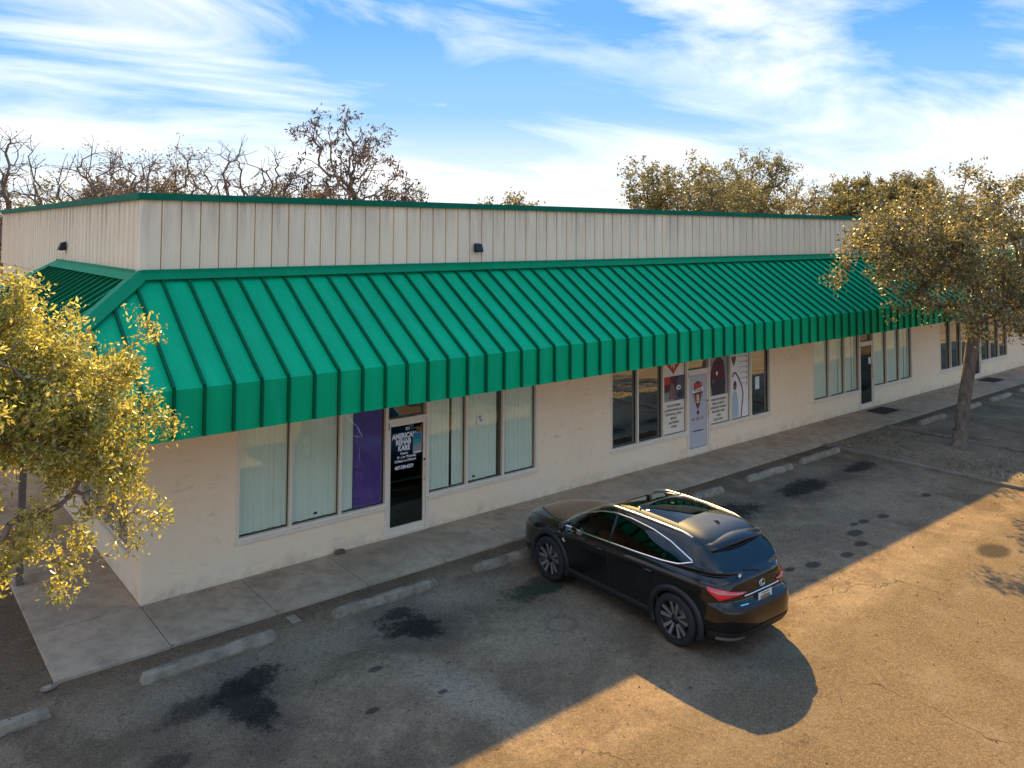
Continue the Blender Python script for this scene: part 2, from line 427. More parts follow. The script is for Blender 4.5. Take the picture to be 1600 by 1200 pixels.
    c = t.mix(t.math('MULTIPLY', lane, t.ramp(t.noise(1.1, 6, 0.7, 0.6), 0.50, 0.66, 0, 0.3)), c, (0.243, 0.194, 0.136))
    c = t.mix(t.ramp(agg2, 0.58, 0.72, 0, 0.65), c, (0.659, 0.383, 0.184))
    # oil and fluid stains with the shapes they have in the bays
    for (x, y, a, b, r, k) in ((0.38, -3.32, 0.26, 0.60, 0.12, 0.90), (0.62, -2.90, 0.42, 0.24, 0.5, 0.85), (-0.20, -2.95, 0.38, 0.24, 0.3, 0.6),
                               (3.05, -2.95, 0.46, 0.36, -0.5, 0.90), (3.0, -2.45, 0.28, 0.18, 0.1, 0.75), (-0.75, -3.9, 0.3, 0.2, 0.4, 0.6),
                               (10.85, -2.95, 0.75, 0.36, 0.0, 0.85), (13.55, -2.95, 0.80, 0.34, 0.05, 0.85), (16.2, -2.95, 0.65, 0.24, 0.1, 0.8),
                               (7.8, -2.8, 0.6, 0.4, 0, 0.7), (5.4, -3.1, 0.8, 0.3, 0.1, 0.65)):
        c = t.mix(t.math('MULTIPLY', spot(x, y, a*1.45, b*1.45, r, 0.75, 0.8), 0.55*k), c, (0.045, 0.039, 0.034))
        c = t.mix(t.math('MULTIPLY', t.math('MULTIPLY', spot(x, y, a, b, r, 0.14, 1.3), t.ramp(wob3, 0.36, 0.50, 0.55, 1.0)), k), c, (0.009, 0.008, 0.007))
    c = t.mix(t.math('MULTIPLY', spot(5.25, -3.15, 0.55, 0.22, -0.1, 0.3, 1.2), 0.65), c, (0.022, 0.045, 0.020))
    ring = spot(4.78, -4.25, 0.26, 0.24, 0, 0.15, 0.25); ring2 = spot(4.78, -4.25, 0.19, 0.17, 0, 0.15, 0.25)
    c = t.mix(t.math('MULTIPLY', t.math('SUBTRACT', ring, ring2, clamp=True), 0.3), c, (0.03, 0.03, 0.03))
    for (x, y, r) in ((11.75, -5.15, 0.16), (11.3, -5.5, 0.13), (12.5, -4.95, 0.11), (13.1, -5.05, 0.12), (10.6, -5.6, 0.12), (9.7, -5.45, 0.13),
                      (15.2, -5.0, 0.11), (12.2, -4.9, 0.08), (9.2, -5.3, 0.09), (2.0, -3.6, 0.08), (1.5, -4.4, 0.07), (2.4, -4.6, 0.05), (12.9, -7.2, 0.30)):
        c = t.mix(t.math('MULTIPLY', spot(x, y, r*1.35, r*0.8, 0, 0.2, 0.25), 0.75), c, (0.02, 0.019, 0.018))
    vo = t.node('ShaderNodeTexVoronoi', feature='DISTANCE_TO_EDGE'); vo.inputs['Scale'].default_value = 0.20
    dv = t.node('ShaderNodeVectorMath', operation='ADD'); nv = t.node('ShaderNodeTexNoise'); nv.inputs['Scale'].default_value = 1.4; nv.inputs['Detail'].default_value = 5
    t.l.new(t.pos, nv.inputs['Vector'])
    sc = t.node('ShaderNodeVectorMath', operation='SCALE'); sc.inputs[3].default_value = 1.3; t.l.new(nv.outputs['Color'], sc.inputs[0])
    t.l.new(t.pos, dv.inputs[0]); t.l.new(sc.outputs[0], dv.inputs[1]); t.l.new(dv.outputs[0], vo.inputs['Vector'])
    crack = t.math('MULTIPLY', t.ramp(vo.outputs['Distance'], 0.0008, 0.0045, 1.0, 0.0), t.ramp(t.noise(0.6, 3), 0.44, 0.52), clamp=True)
    crack = t.math('MULTIPLY', crack, t.ramp(Y, -5.5, -7.2, 0.25, 1.0))
    c = t.mix(t.math('MULTIPLY', crack, 0.75), c, (0.018, 0.015, 0.012))
    t.col(c); t.set(Roughness=0.92, Specular_IOR_Level=0.10)
    h = t.math('ADD', t.math('MULTIPLY', ag, 0.8), t.math('MULTIPLY', agg2, 0.5))
    h = t.math('SUBTRACT', h, t.math('MULTIPLY', crack, 0.8))
    t.bump(h, 0.55, 0.010)
    return t.m
M_ASPHALT = make_asphalt()
def make_dirt():
    t = NT('mulch_dirt')
    c = t.mix(t.ramp(t.noise(1.2, 6), 0.35, 0.7), (0.17, 0.118, 0.066), (0.28, 0.20, 0.115))
    c = t.mix(t.ramp(t.noise(18, 5, 0.7), 0.45, 0.7), c, (0.07, 0.05, 0.03))
    c = t.mix(t.ramp(t.noise(2.2, 5), 0.55, 0.7, 0, 0.6), c, (0.13, 0.125, 0.05))
    t.col(c); t.set(Roughness=0.95)
    t.bump(t.noise(25, 5, 0.7), 0.8, 0.03)
    return t.m
M_DIRT = make_dirt()
M_PAINT = flat('worn_white_paint', (0.36, 0.28, 0.19), 0.8, 0.3, 20)
M_STONE = flat('brown_stone', (0.16, 0.11, 0.08), 0.9, 0.2, 20, bump=0.5)
M_GALV = flat('grey_post_paint', (0.16, 0.135, 0.11), 0.5, 0.1, 6)
M_MAT = flat('dark_rubber_mat', (0.035, 0.027, 0.022), 0.95, 0.2, 30, bump=0.5)
M_ROOFMEM = flat('pale_roof_membrane', (0.42, 0.40, 0.37), 0.9, 0.1, 1)
M_SOFFIT = flat('soffit_paint', (0.60, 0.52, 0.40), 0.8, 0.05)
M_PAPER = flat('white_paper', (0.75, 0.76, 0.74), 0.7, 0.04)
# ------------------------------------------------------------------ dimensions
YU, XU = 0.65, 0.033           # upper metal wall planes
ZTOP, ZFB, ZFL = 6.314, 6.198, 4.996
DV, XE = 1.65, 0.033-2.30      # canopy eave lines (front Y=-DV, side X=XE)
ZE, ZV, ZS = 3.50, 2.831, 0.593
X0, SP, WL, WD = 1.4448, 8.8465, 0.9412, 0.9144
XEND, YEND = 46.0, 16.0
PITCH, SEAM0 = 0.4155, -0.09
RIB, RIB0 = 0.3144, 0.343
YB0, YB1 = 7.10, 9.40          # far end of the side canopy
ZH, ZW = 2.12, 2.76            # door head, window head
ZA = -0.045                    # asphalt level

# ------------------------------------------------------------------ setting
g = MB().poly([(-900, -900, -0.10), (1500, -900, -0.10), (1500, 1500, -0.10), (-900, 1500, -0.10)])
tag(g.obj('ground', M_DIRT), kind='structure')
lot = MB()
lot.poly([(-45, -60, ZA), (70, -60, ZA), (70, -1.40, ZA), (-45, -1.40, ZA)])
lot.poly([(-45, -1.40, ZA), (-1.36, -1.40, ZA), (-1.36, 40, ZA), (-45, 40, ZA)])
tag(lot.obj('parking_lot', M_ASPHALT, fix=False), kind='structure')

walk = MB().box((-1.38, -1.47, -0.14), (XEND, 0.02, -0.035)).box((-1.38, 0.02, -0.14), (0.02, YEND, -0.035))
WALK = tag(walk.obj('sidewalk', M_JOINT), kind='structure')
SL = 1.535
def slab(x0, x1, y0, y1):
    dz = rnd.uniform(-0.004, 0.004)
    g_ = 0.006
    b = MB().box((x0+g_, y0+g_, -0.13), (x1-g_, y1-g_, 0.0+dz))
    b.obj('slab', M_WALK, WALK, bevel=0.006)
for i in range(31):
    x0 = i*SL; x1 = min((i+1)*SL, XEND)
    slab(x0, x1, -1.50, -0.003)
slab(-1.42, 0.0, -1.52, -0.003)
for j in range(10):
    slab(-1.42, -0.003, j*1.6, (j+1)*1.6)

# planting island with kerbs
isl = MB()
ix0, ix1, iy0, iy1 = 17.05, 20.55, -7.6, -1.54
N = 26
grid = []
for j in range(N+1):
    for i in range(N+1):
        x = ix0+0.10+(ix1-ix0-0.2)*i/N; y = iy0+0.1+(iy1-iy0-0.1)*j/N
        e = min(i, N-i, j, N-j)/4.0
        z = -0.03+0.07*min(1, e)+0.05*math.exp(-((x-19.36)**2+(y+4.08)**2)/1.2)+rnd.uniform(-0.012, 0.012)
        grid.append((x, y, z))
isl.add(grid, [(j*(N+1)+i, j*(N+1)+i+1, (j+1)*(N+1)+i+1, (j+1)*(N+1)+i) for j in range(N) for i in range(N)])
ISL = tag(isl.obj('planting_bed', M_DIRT, smooth=True), kind='structure')
def kerb(a, b, w=0.15):
    a = Vector(a); b = Vector(b); d = (b-a).normalized(); n = Vector((-d.y, d.x, 0))
    prof = [(-w/2, -0.14), (w/2, -0.14), (w/2, 0.0), (w/2-0.03, 0.03), (-w/2+0.02, 0.03), (-w/2, 0.01)]
    L = (b-a).length; k = max(1, round(L/2.0))
    for i in range(k):
        p = a+d*(L*i/k+0.006); q = a+d*(L*(i+1)/k-0.006)
        MB().prism([p+n*o+Vector((0, 0, z)) for o, z in prof], q-p).obj('kerb_stone', M_KERB, ISL)
kerb((ix0, -1.56, 0), (ix0, -7.0, 0)); kerb((ix1, -7.0, 0), (ix1, -1.56, 0))
arc = [(ix0+0.55-0.55*math.cos(t), -7.0-0.6*math.sin(t), 0) for t in np.linspace(0, math.pi/2, 4)]
for a_, b_ in zip(arc, arc[1:]): kerb(a_, b_)
kerb(arc[-1], (ix1-0.55, -7.6, 0))
arc = [(ix1-0.55+0.55*math.sin(t), -7.0-0.6*math.cos(t), 0) for t in np.linspace(0, math.pi/2, 4)]
for a_, b_ in zip(arc, arc[1:]): kerb(a_, b_)

# ------------------------------------------------------------------ building
B = empty('strip_mall_building', (0, 0, 0))
tag(B, 'long cream single-storey strip mall with green standing-seam metal canopy and beige metal upper wall', 'building')
GX = [X0+k*SP for k in range(4)]
GW = 6*WL+WD
wm = MB()
T = 0.20
xs = 0.0
for gx in GX:
    wm.box((xs, 0, -0.1), (gx, T, 3.35))                       # pier
    d0 = gx+3*WL; d1 = d0+WD
    wm.box((gx, 0, -0.1), (d0, T, ZS)); wm.box((d1, 0, -0.1), (gx+GW, T, ZS))
    wm.box((gx, 0, ZW), (gx+GW, T, 3.35))
    xs = gx+GW
wm.box((xs, 0, -0.1), (XEND, T, 3.35))
# side wall, one band of windows near the corner
SW0, SW1, SN = 0.73, 5.03, 5
wm.box((0, T, -0.1), (T, SW0, 3.35)); wm.box((0, SW0, -0.1), (T, SW1, ZS)); wm.box((0, SW0, ZW), (T, SW1, 3.35))
wm.box((0, SW1, -0.1), (T, YEND, 3.35))
wm.box((T, YEND-T, -0.1), (XEND, YEND, 3.35)); wm.box((XEND-T, T, -0.1), (XEND, YEND-T, 3.35))
wm.obj('wall', M_STUCCO, B)
# interior
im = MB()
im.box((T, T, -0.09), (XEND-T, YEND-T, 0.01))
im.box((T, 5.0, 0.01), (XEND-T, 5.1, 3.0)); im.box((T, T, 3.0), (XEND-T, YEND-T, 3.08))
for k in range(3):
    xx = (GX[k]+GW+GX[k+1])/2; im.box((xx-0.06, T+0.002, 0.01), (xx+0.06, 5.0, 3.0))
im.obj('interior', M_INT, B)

def lite_name(k): return k
glass_for = {}
def storefront(k, gx, skip=()):
    """aluminium frame with six panes around a door opening; parts of the building"""
    d0 = gx+3*WL; d1 = d0+WD; a1 = gx+GW
    F = 0.052; Y0, Y1 = -0.012, 0.115
    fr = MB()
    for (a, b) in ((gx, d0), (d1, a1)):
        fr.box((a, Y0, ZS), (b, Y1, ZS+0.06)); fr.box((a, Y0, ZW-0.05), (b, Y1, ZW))
    fr.box((gx, Y0, ZS+0.06), (gx+F, Y1, ZW-0.05)); fr.box((a1-F, Y0, ZS+0.06), (a1, Y1, ZW-0.05))
    fo = fr.obj('storefront_frame', M_ALU, B)
    for (a, b) in ((gx, d0), (d1, a1)):
        MB().box((a-0.01, -0.045, ZS-0.035), (b+0.01, -0.0125, ZS+0.012)).obj('sill', M_ALU, fo)
    for s_ in (gx+WL, gx+2*WL, d1+WL, d1+2*WL):
        MB().box((s_-F/2, Y0, ZS+0.06), (s_+F/2, Y1, ZW-0.05)).obj('mullion', M_ALU, fo)
    edges = [gx+F, gx+WL, gx+2*WL, d0-0.02, d1+0.02, d1+WL, d1+2*WL, a1-F]
    prs = [(gx+F, gx+WL-F/2), (gx+WL+F/2, gx+2*WL-F/2), (gx+2*WL+F/2, d0-0.03), (d1+0.03, d1+WL-F/2), (d1+WL+F/2, d1+2*WL-F/2), (d1+2*WL+F/2, a1-F)]
    for i, (a, b) in enumerate(prs):
        gm = M_GLASS if (k in (0, 2)) else M_GLASS_DARK
        po = MB().box((a, 0.075, ZS+0.06), (b, 0.083, ZW-0.05)).obj('pane', gm, fo)
        gk = MB(); e = 0.012
        gk.box((a, 0.055, ZS+0.06), (b, 0.074, ZS+0.06+e)); gk.box((a, 0.055, ZS+0.06+e), (a+e, 0.074, ZW-0.05)); gk.box((b-e, 0.055, ZS+0.06+e), (b, 0.074, ZW-0.05))
        gk.obj('gasket', M_ALU_DARK, fo)
    # door frame, transom
    df = MB()
    df.box((d0-0.03, Y0-0.004, 0.0), (d0+0.035, Y1, ZW)); df.box((d1-0.035, Y0-0.004, 0.0), (d1+0.03, Y1, ZW))
    df.box((d0+0.035, Y0-0.004, ZH), (d1-0.035, Y1, ZH+0.06)); df.box((d0+0.035, Y0-0.004, ZW-0.05), (d1-0.035, Y1, ZW))
    do = df.obj('door_frame', M_ALU, B)
    MB().box((d0+0.035, 0.075, ZH+0.06), (d1-0.035, 0.083, ZW-0.05)).obj('transom_pane', M_GLASS if k != 1 else M_GLASS_DARK, do)
    MB().box((d0+0.0355, -0.03, 0.0), (d1-0.0355, 0.10, 0.018)).obj('threshold', M_ALU, do)
    # leaf
    x0, x1 = d0+0.040, d1-0.040; S = 0.055
    lf = MB()
    lf.box((x0, 0.005, 0.022), (x0+S, 0.050, ZH-0.006)); lf.box((x1-S, 0.005, 0.022), (x1, 0.050, ZH-0.006))
    lf.box((x0+S, 0.005, 0.022), (x1-S, 0.050, 0.17)); lf.box((x0+S, 0.005, ZH-0.086), (x1-S, 0.050, ZH-0.006))
    door = lf.obj('door', M_ALU, B)
    MB().box((x0+S, 0.024, 0.17), (x1-S, 0.031, ZH-0.086)).obj('door_pane', M_GLASS_DOOR, door)
    hb = MB().tube([(x1-0.03, 0.005, 0.94), (x1-0.03, -0.045, 0.94), (x1-0.03, -0.045, 1.22), (x1-0.03, 0.005, 1.22)], 0.011, 6)
    hb.obj('handle', M_ALU, door, smooth=True)
    MB().box((x0+S+0.0, 0.033, 0.98), (x1-S-0.0, 0.050, 1.02)).obj('push_bar', M_ALU, door)
    MB().lathe([(0.0, -0.006), (0.020, -0.006), (0.022, 0.005)], 'y', 12, center=(x1-0.028, 0.0, 1.32)).obj('lock', M_BLACK, door)
    MB().box((x0-0.003, -0.012, ZH-0.13), (x0+0.016, 0.004, ZH-0.01)).obj('hinge', M_ALU_DARK, door)
    return prs, (x0+S, x1-S)
SF = [storefront(k, gx) for k, gx in enumerate(GX)]
# side windows
sf = MB(); F = 0.052
sf.box((-0.012, SW0, ZS), (0.115, SW1, ZS+0.06)); sf.box((-0.012, SW0, ZW-0.05), (0.115, SW1, ZW))
so = sf.obj('side_window_frame', M_ALU, B)
lw = (SW1-SW0)/SN
for i in range(SN+1):
    c = min(max(SW0+i*lw, SW0+F/2), SW1-F/2)
    MB().box((-0.012, c-F/2, ZS+0.06), (0.115, c+F/2, ZW-0.05)).obj('mullion', M_ALU, so)
for i in range(SN):
    MB().box((0.075, SW0+i*lw+F/2+(F/2 if i == 0 else 0), ZS+0.06), (0.083, SW0+(i+1)*lw-F/2-(F/2 if i == SN-1 else 0), ZW-0.05)).obj('pane', M_GLASS_DARK, so)
MB().box((-0.045, SW0-0.01, ZS-0.035), (-0.0125, SW1+0.01, ZS+0.012)).obj('sill', M_ALU, so)

# upper metal wall -------------------------------------------------
z0, z1 = ZFL-0.30, ZFB+0.02
um = MB().box((XU+0.06, YU+0.06, 3.36), (XEND, YU+0.12, z1-0.03)).box((XU+0.06, YU+0.12, 3.36), (XU+0.12, YEND, z1-0.03))
um.box((XEND-0.1, YU+0.12, 3.36), (XEND, YEND, z1-0.03)).box((XU+0.12, YEND-0.1, 3.36), (XEND-0.1, YEND, z1-0.03))
UW = um.obj('upper_wall', M_WALLMETAL, B)
def rib_mesh():
    b = MB()
    # profile in plan: lap rib then flat pan with two faint stiffeners (x along wall, -y outward)
    prof = [(0, 0), (0.0005, 0.045), (0.016, 0.045), (0.0165, -0.022), (0.036, -0.024), (0.043, 0.0), (0.125, 0.0), (0.130, -0.004), (0.142, -0.004), (0.147, 0),
            (0.222, 0), (0.227, -0.004), (0.239, -0.004), (0.244, 0), (RIB, 0.0)]
    n = len(prof); vs = [(x, y, z0) for x, y in prof]+[(x, y, z1) for x, y in prof]
    b.add(vs, [(i, i+1, n+i+1, n+i) for i in range(n-1)])
    return b.mesh('wall_panel', M_WALLMETAL, fix=False)
rm = rib_mesh()
x = RIB0-RIB
k = 0
while x < XEND-RIB:
    if x > XU: mesh_obj('wall_panel', rm, UW, (x, YU, 0))
    else:
        MB().box((XU+0.10, YU-0.001, z0), (x+RIB, YU+0.019, z1)).obj('wall_panel', M_WALLMETAL, UW)
    x += RIB
y = YU+0.12
while y < YEND-RIB:
    mesh_obj('wall_panel', rm, UW, (XU, y+RIB, 0), (0, 0, -math.pi/2))
    y += RIB
MB().box((XU-0.012, YU-0.014, z0), (XU+0.10, YU+0.018, z1)).box((XU-0.012, YU+0.018, z0), (XU+0.018, YU+0.12, z1)).obj('corner_trim', M_WALLMETAL, UW)
# fascia
fa = MB()
fa.box((XU-0.06, YU-0.06, ZFB), (XEND+0.06, YU-0.02, ZTOP)); fa.box((XU-0.06, YU-0.02, ZFB), (XU-0.02, YEND+0.06, ZTOP))
fa.box((XU-0.02, YU-0.02, ZTOP-0.02), (XEND+0.06, YU+0.25, ZTOP-0.002)); fa.box((XU-0.02, YU+0.25, ZTOP-0.02), (XU+0.25, YEND+0.06, ZTOP-0.002))
fa.obj('roof_fascia', M_FASCIA, B)
MB().box((XU+0.13, YU+0.13, ZTOP-0.42), (XEND-0.1, YEND-0.1, ZTOP-0.36)).obj('roof', M_ROOFMEM, B)

# canopy -----------------------------------------------------------
CA = empty('canopy', parent=B)
CA_mesh = MB().box((XE+0.03, -DV+0.03, ZV+0.03), (XEND, -0.002, ZV+0.06)).box((XE+0.03, -0.002, ZV+0.03), (-0.002, YB1-0.03, ZV+0.06))
bpy.data.objects.remove(CA)
CA = CA_mesh.obj('canopy', M_SOFFIT, B)                     # soffit board carries the canopy's pieces
run = YU+DV; rise = ZFL-0.02-ZE
def zf(plan): return ZE+rise*plan/run                        # height at plan distance from the eave
nrm = Vector((0, -rise, run)).normalized()                   # outward normal of the front slope
def front_pt(x, y, off=0.0): return Vector((x, y, zf(y+DV)))+nrm*off
nrs = Vector((-rise, 0, run)).normalized()
def side_pt(x, y, off=0.0): return Vector((x, y, zf(x-XE)))+nrs*off
SH, SW_ = 0.056, 0.019
def slab3(P, off0, off1, fn):
    n = len(P); a = [fn(*p, off1) for p in P]; b = [fn(*p, off0) for p in P]
    return MB().add(a+b, [tuple(range(n)), tuple(range(n, 2*n))[::-1]]+[(i, (i+1) % n, n+(i+1) % n, n+i) for i in range(n)])
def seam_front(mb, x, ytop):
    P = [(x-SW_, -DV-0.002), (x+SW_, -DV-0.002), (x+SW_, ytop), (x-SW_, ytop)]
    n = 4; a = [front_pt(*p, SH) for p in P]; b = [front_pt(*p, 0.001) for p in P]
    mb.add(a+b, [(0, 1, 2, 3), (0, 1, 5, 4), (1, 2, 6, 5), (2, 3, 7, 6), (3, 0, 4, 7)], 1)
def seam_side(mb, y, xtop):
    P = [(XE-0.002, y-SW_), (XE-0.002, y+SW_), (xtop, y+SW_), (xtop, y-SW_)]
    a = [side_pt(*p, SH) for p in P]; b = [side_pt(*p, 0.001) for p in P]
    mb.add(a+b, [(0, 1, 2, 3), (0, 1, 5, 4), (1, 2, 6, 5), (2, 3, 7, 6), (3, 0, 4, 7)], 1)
def pan(a, fn_top, span0, span1, front=True):
    """one pan between seams at a and a+PITCH, trimmed along the hips"""
    lo, hi = max(a, span0), min(a+PITCH, span1)
    P = []
    ts = sorted(set([lo, hi]+[b for b in ((XU,) if front else (YU, YB0)) if lo < b < hi]))
    mb = MB()
    if front:
        pl = [(lo, -DV), (hi, -DV)]+[(t_, fn_top(t_)) for t_ in reversed(ts)]
        q = [front_pt(*p) for p in pl]
    else:
        pl = [(XE, lo), (XE, hi)]+[(fn_top(t_), t_) for t_ in reversed(ts)]
        q = [side_pt(*p) for p in pl]
    q2 = []
    for v in q:
        if not q2 or (v-q2[-1]).length > 1e-4: q2.append(v)
    if (q2[0]-q2[-1]).length < 1e-4: q2.pop()
    mb.poly(q2)
    return mb, lo
ftop = lambda x: YU-0.004-max(0.0, XU-x)
stop_ = lambda y: XU-0.004-max(0.0, YU-y, y-YB0)
# shared full panels
pm = MB().poly([front_pt(0, -DV), front_pt(PITCH, -DV), front_pt(PITCH, YU-0.004), front_pt(0, YU-0.004)])
seam_front(pm, 0, YU-0.01); PMESH = pm.mesh('roof_panel', [M_GREEN, M_SEAM_SHADE])
def val_mesh(off=0.0):
    b = MB(); b.poly([(0, -DV, ZV), (PITCH, -DV, ZV), (PITCH, -DV, ZE), (0, -DV, ZE)])
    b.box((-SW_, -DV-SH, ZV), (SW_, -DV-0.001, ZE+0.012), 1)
    b.box((SW_+0.001, -DV-0.012, ZV-0.012), (PITCH-SW_-0.001, -DV+0.02, ZV+0.028))
    return b.mesh('valance_panel', [M_GREEN, M_SEAM_SHADE])
VMESH = val_mesh()
i = -5
while True:
    a = SEAM0+i*PITCH; i += 1
    if a+PITCH <= XE: continue
    if a > XEND-PITCH: break
    if a >= XU: mesh_obj('roof_panel', PMESH, CA, (a, 0, 0))
    else:
        mb, lo = pan(a, ftop, XE, XEND)
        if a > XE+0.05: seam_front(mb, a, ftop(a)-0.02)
        mb.obj('roof_panel', [M_GREEN, M_SEAM_SHADE], CA)
    if a > XE: mesh_obj('valance_panel', VMESH, CA, (a, 0, 0))
    else: MB().box((XE, -DV, ZV), (a+PITCH, -DV+0.01, ZE)).obj('valance_panel', M_GREEN, CA)
i = 0
while True:
    a = -DV+0.12+(i-1)*PITCH; i += 1
    if a > YB1: break
    mb, lo = pan(a, stop_, -DV, YB1, False)
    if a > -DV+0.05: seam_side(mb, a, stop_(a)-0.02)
    mb.obj('roof_panel', [M_GREEN, M_SEAM_SHADE], CA)
    if a > -DV and a+PITCH < YB1: mesh_obj('valance_panel', VMESH, CA, (XE+(-DV)*-1*0-DV*0+0.0, 0, 0), (0, 0, 0)).matrix_local = Matrix.Translation((XE, a+PITCH, 0)) @ Matrix.Rotation(-math.pi/2, 4, 'Z') @ Matrix.Translation((0, DV, 0))
# far end slope of the side canopy
ez = MB().poly([(XE, YB1, ZE), (XU-0.004, YB1, ZE), (XU-0.004, YB0, ZFL-0.02)]).poly([(XE, YB1, ZV), (-0.0, YB1, ZV), (-0.0, YB1, ZE), (XE, YB1, ZE)])
ez.obj('end_panel', M_GREEN, CA)
# flashings: top edge, hip cap
FW = 0.15
P = [(XU-0.0, YU-0.03), (XEND, YU-0.03), (XEND, YU-FW*1.25), (XU-FW*1.25, YU-FW*1.25)]
fl = slab3(P, 0.062, 0.070, front_pt)
a_, b_ = front_pt(XU, YU-0.03, 0.070), front_pt(XEND, YU-0.03, 0.070)
fl.add([a_, b_, b_+Vector((0, 0.0, 0.05)), a_+Vector((0, 0, 0.05)), a_+Vector((0, 0.028, 0.05)), b_+Vector((0, 0.028, 0.05))], [(0, 1, 2, 3), (3, 2, 5, 4)])
fl.obj('ridge_flashing', M_GREEN_TRIM, CA)
P = [(XU-0.03, YU), (XU-0.03, YB0), (XU-FW*1.25, YB0+FW*1.25*0.9), (XU-FW*1.25, YU-FW*1.25)]
fl = slab3(P, 0.062, 0.070, side_pt)
a_, b_ = side_pt(XU-0.03, YU, 0.070), side_pt(XU-0.03, YB0, 0.070)
fl.add([a_, b_, b_+Vector((0, 0, 0.05)), a_+Vector((0, 0, 0.05))], [(0, 1, 2, 3)])
fl.obj('ridge_flashing', M_GREEN_TRIM, CA)
hc = MB(); HW = 0.20
top = Vector((XU, YU, zf(run))); bot = Vector((XE, -DV, ZE))
upv = Vector((0, 0, 0.092))
fa_ = [front_pt(XU+0.02, YU-0.02-HW+0.0, 0.072), front_pt(XE+HW, -DV, 0.072)]
sa_ = [side_pt(XU-0.02-HW, YU+0.02, 0.072), side_pt(XE, -DV+HW, 0.072)]
hc.add([top+upv, bot+upv, fa_[1], fa_[0], sa_[1], sa_[0], fa_[1]-nrm*0.05, fa_[0]-nrm*0.05, sa_[1]-nrs*0.05, sa_[0]-nrs*0.05],
       [(0, 3, 2, 1), (0, 1, 4, 5), (3, 7, 6, 2), (5, 4, 8, 9)])
hc.obj('hip_cap', M_GREEN_TRIM, CA)
hb_ = MB()
hb_.add([Vector((XU, YB0, zf(run)))+upv, Vector((XE, YB1, ZE))+upv, side_pt(XE, YB1-0.26, 0.05), side_pt(XU-0.26, YB0, 0.05)], [(0, 1, 2, 3)])
hb_.obj('hip_cap', M_GREEN_TRIM, CA)
# canopy posts on the side walk
for yy in (2.0, 6.2):
    MB().box((-1.36, yy-0.05, 0.0), (-1.26, yy+0.05, ZV+0.03)).obj('canopy_post', M_GALV, B)
# ------------------------------------------------------------------ car (x forward, y left, z up)
def make_carpaint():
    t = NT('black_car_paint')
    t.col((0.0035, 0.0034, 0.0033)); t.set(Roughness=0.45, Specular_IOR_Level=0.10, Coat_Weight=1.0, Coat_Roughness=t.ramp(t.noise(3.0, 5), 0.3, 0.7, 0.015, 0.05), Metallic=0.0)
    return t.m
M_CAR = make_carpaint()
M_CARGLASS = make_glass('car_window_glass', (0.16, 0.19, 0.16), 0.02)
M_CARGLASS_D = make_glass('car_privacy_glass', (0.03, 0.035, 0.03), 0.03)
M_CHROME = flat('bright_chrome_trim', (0.80, 0.77, 0.72), 0.12, 0.03, 5, metal=1.0)
M_RAIL = flat('satin_roof_rail', (0.70, 0.66, 0.58), 0.38, 0.03, 5, metal=1.0)
M_TYRE = flat('tyre_rubber', (0.011, 0.011, 0.011), 0.75, 0.1, 30)
M_CLAD = flat('black_cladding', (0.010, 0.010, 0.010), 0.55, 0.1, 20)
M_RIM = flat('machined_alloy', (0.55, 0.53, 0.50), 0.28, 0.05, 20, metal=0.9)
M_RIMD = flat('dark_alloy', (0.03, 0.03, 0.032), 0.35, 0.05, 20, metal=0.6)
M_TAIL = flat('red_tail_lamp', (0.80, 0.015, 0.030), 0.08, 0.1, 12, coat=1.0)
M_TAILC = flat('pink_clear_lamp', (0.55, 0.30, 0.30), 0.1, 0.1, 20, coat=1.0)
M_SEAT = flat('dark_seat_leather', (0.03, 0.026, 0.022), 0.6, 0.1, 10)
M_PLATE = flat('white_number_plate', (0.62, 0.60, 0.55), 0.5, 0.05, 40)
M_PLATEG = flat('green_plate_print', (0.10, 0.20, 0.10), 0.5, 0.05, 40)
M_ORANGE = flat('orange_plate_print', (0.40, 0.13, 0.05), 0.5, 0.05, 40)

# levels: z, rear x, front x, half width, rear exponent, front exponent, weight of beltline tilt, weight of roof drop
LV = np.array([
 (0.20,-1.90, 1.95,0.66,6,6,0,0), (0.235,-2.12,2.16,0.82,5,5,0,0), (0.31,-2.235,2.235,0.865,4.6,4.2,0,0), (0.42,-2.29,2.275,0.885,4.4,3.8,0,0),
 (0.54,-2.315,2.30,0.895,4.2,3.4,0,0), (0.64,-2.32,2.31,0.90,4.0,3.2,0,0), (0.72,-2.30,2.30,0.906,3.8,3.1,.1,0), (0.775,-2.235,2.27,0.913,3.8,3.0,.2,0), (0.84,-2.21,2.20,0.9225,3.8,2.9,.3,0),
 (0.92,-2.195,2.06,0.920,3.7,2.9,.6,0), (0.985,-2.18,1.80,0.905,3.6,3.0,.9,0), (1.03,-2.15,1.45,0.885,3.5,3.2,1,0), (1.06,-2.125,1.22,0.868,3.5,3.4,1,0),
 (1.12,-2.08,1.10,0.842,3.6,3.6,.9,0), (1.22,-2.00,0.90,0.800,3.8,3.8,.6,0.0), (1.33,-1.905,0.67,0.745,4.0,3.9,.3,.2), (1.43,-1.81,0.43,0.690,4.2,4.0,.1,.5), (1.50,-1.735,0.26,0.640,4.4,4.0,0,.8),
 (1.55,-1.66,0.10,0.585,4.4,3.8,0,1), (1.585,-1.52,-0.06,0.50,4.0,3.4,0,1), (1.610,-1.25,-0.22,0.385,3.4,3.0,0,1), (1.626,-0.95,-0.36,0.25,3,2.6,0,1), (1.634,-0.72,-0.46,0.12,2.4,2.4,0,1), (1.636,-0.60,-0.55,0.02,2,2,0,1)])
LV[:, 4] *= 1.22; LV[:, 5] *= 1.10; LV[13:20, 4] *= 1.45; LV[15:20, 5] *= 1.15
rx_ = lambda x: -1.33+(x+1.33)*0.94 if x < -1.33 else x
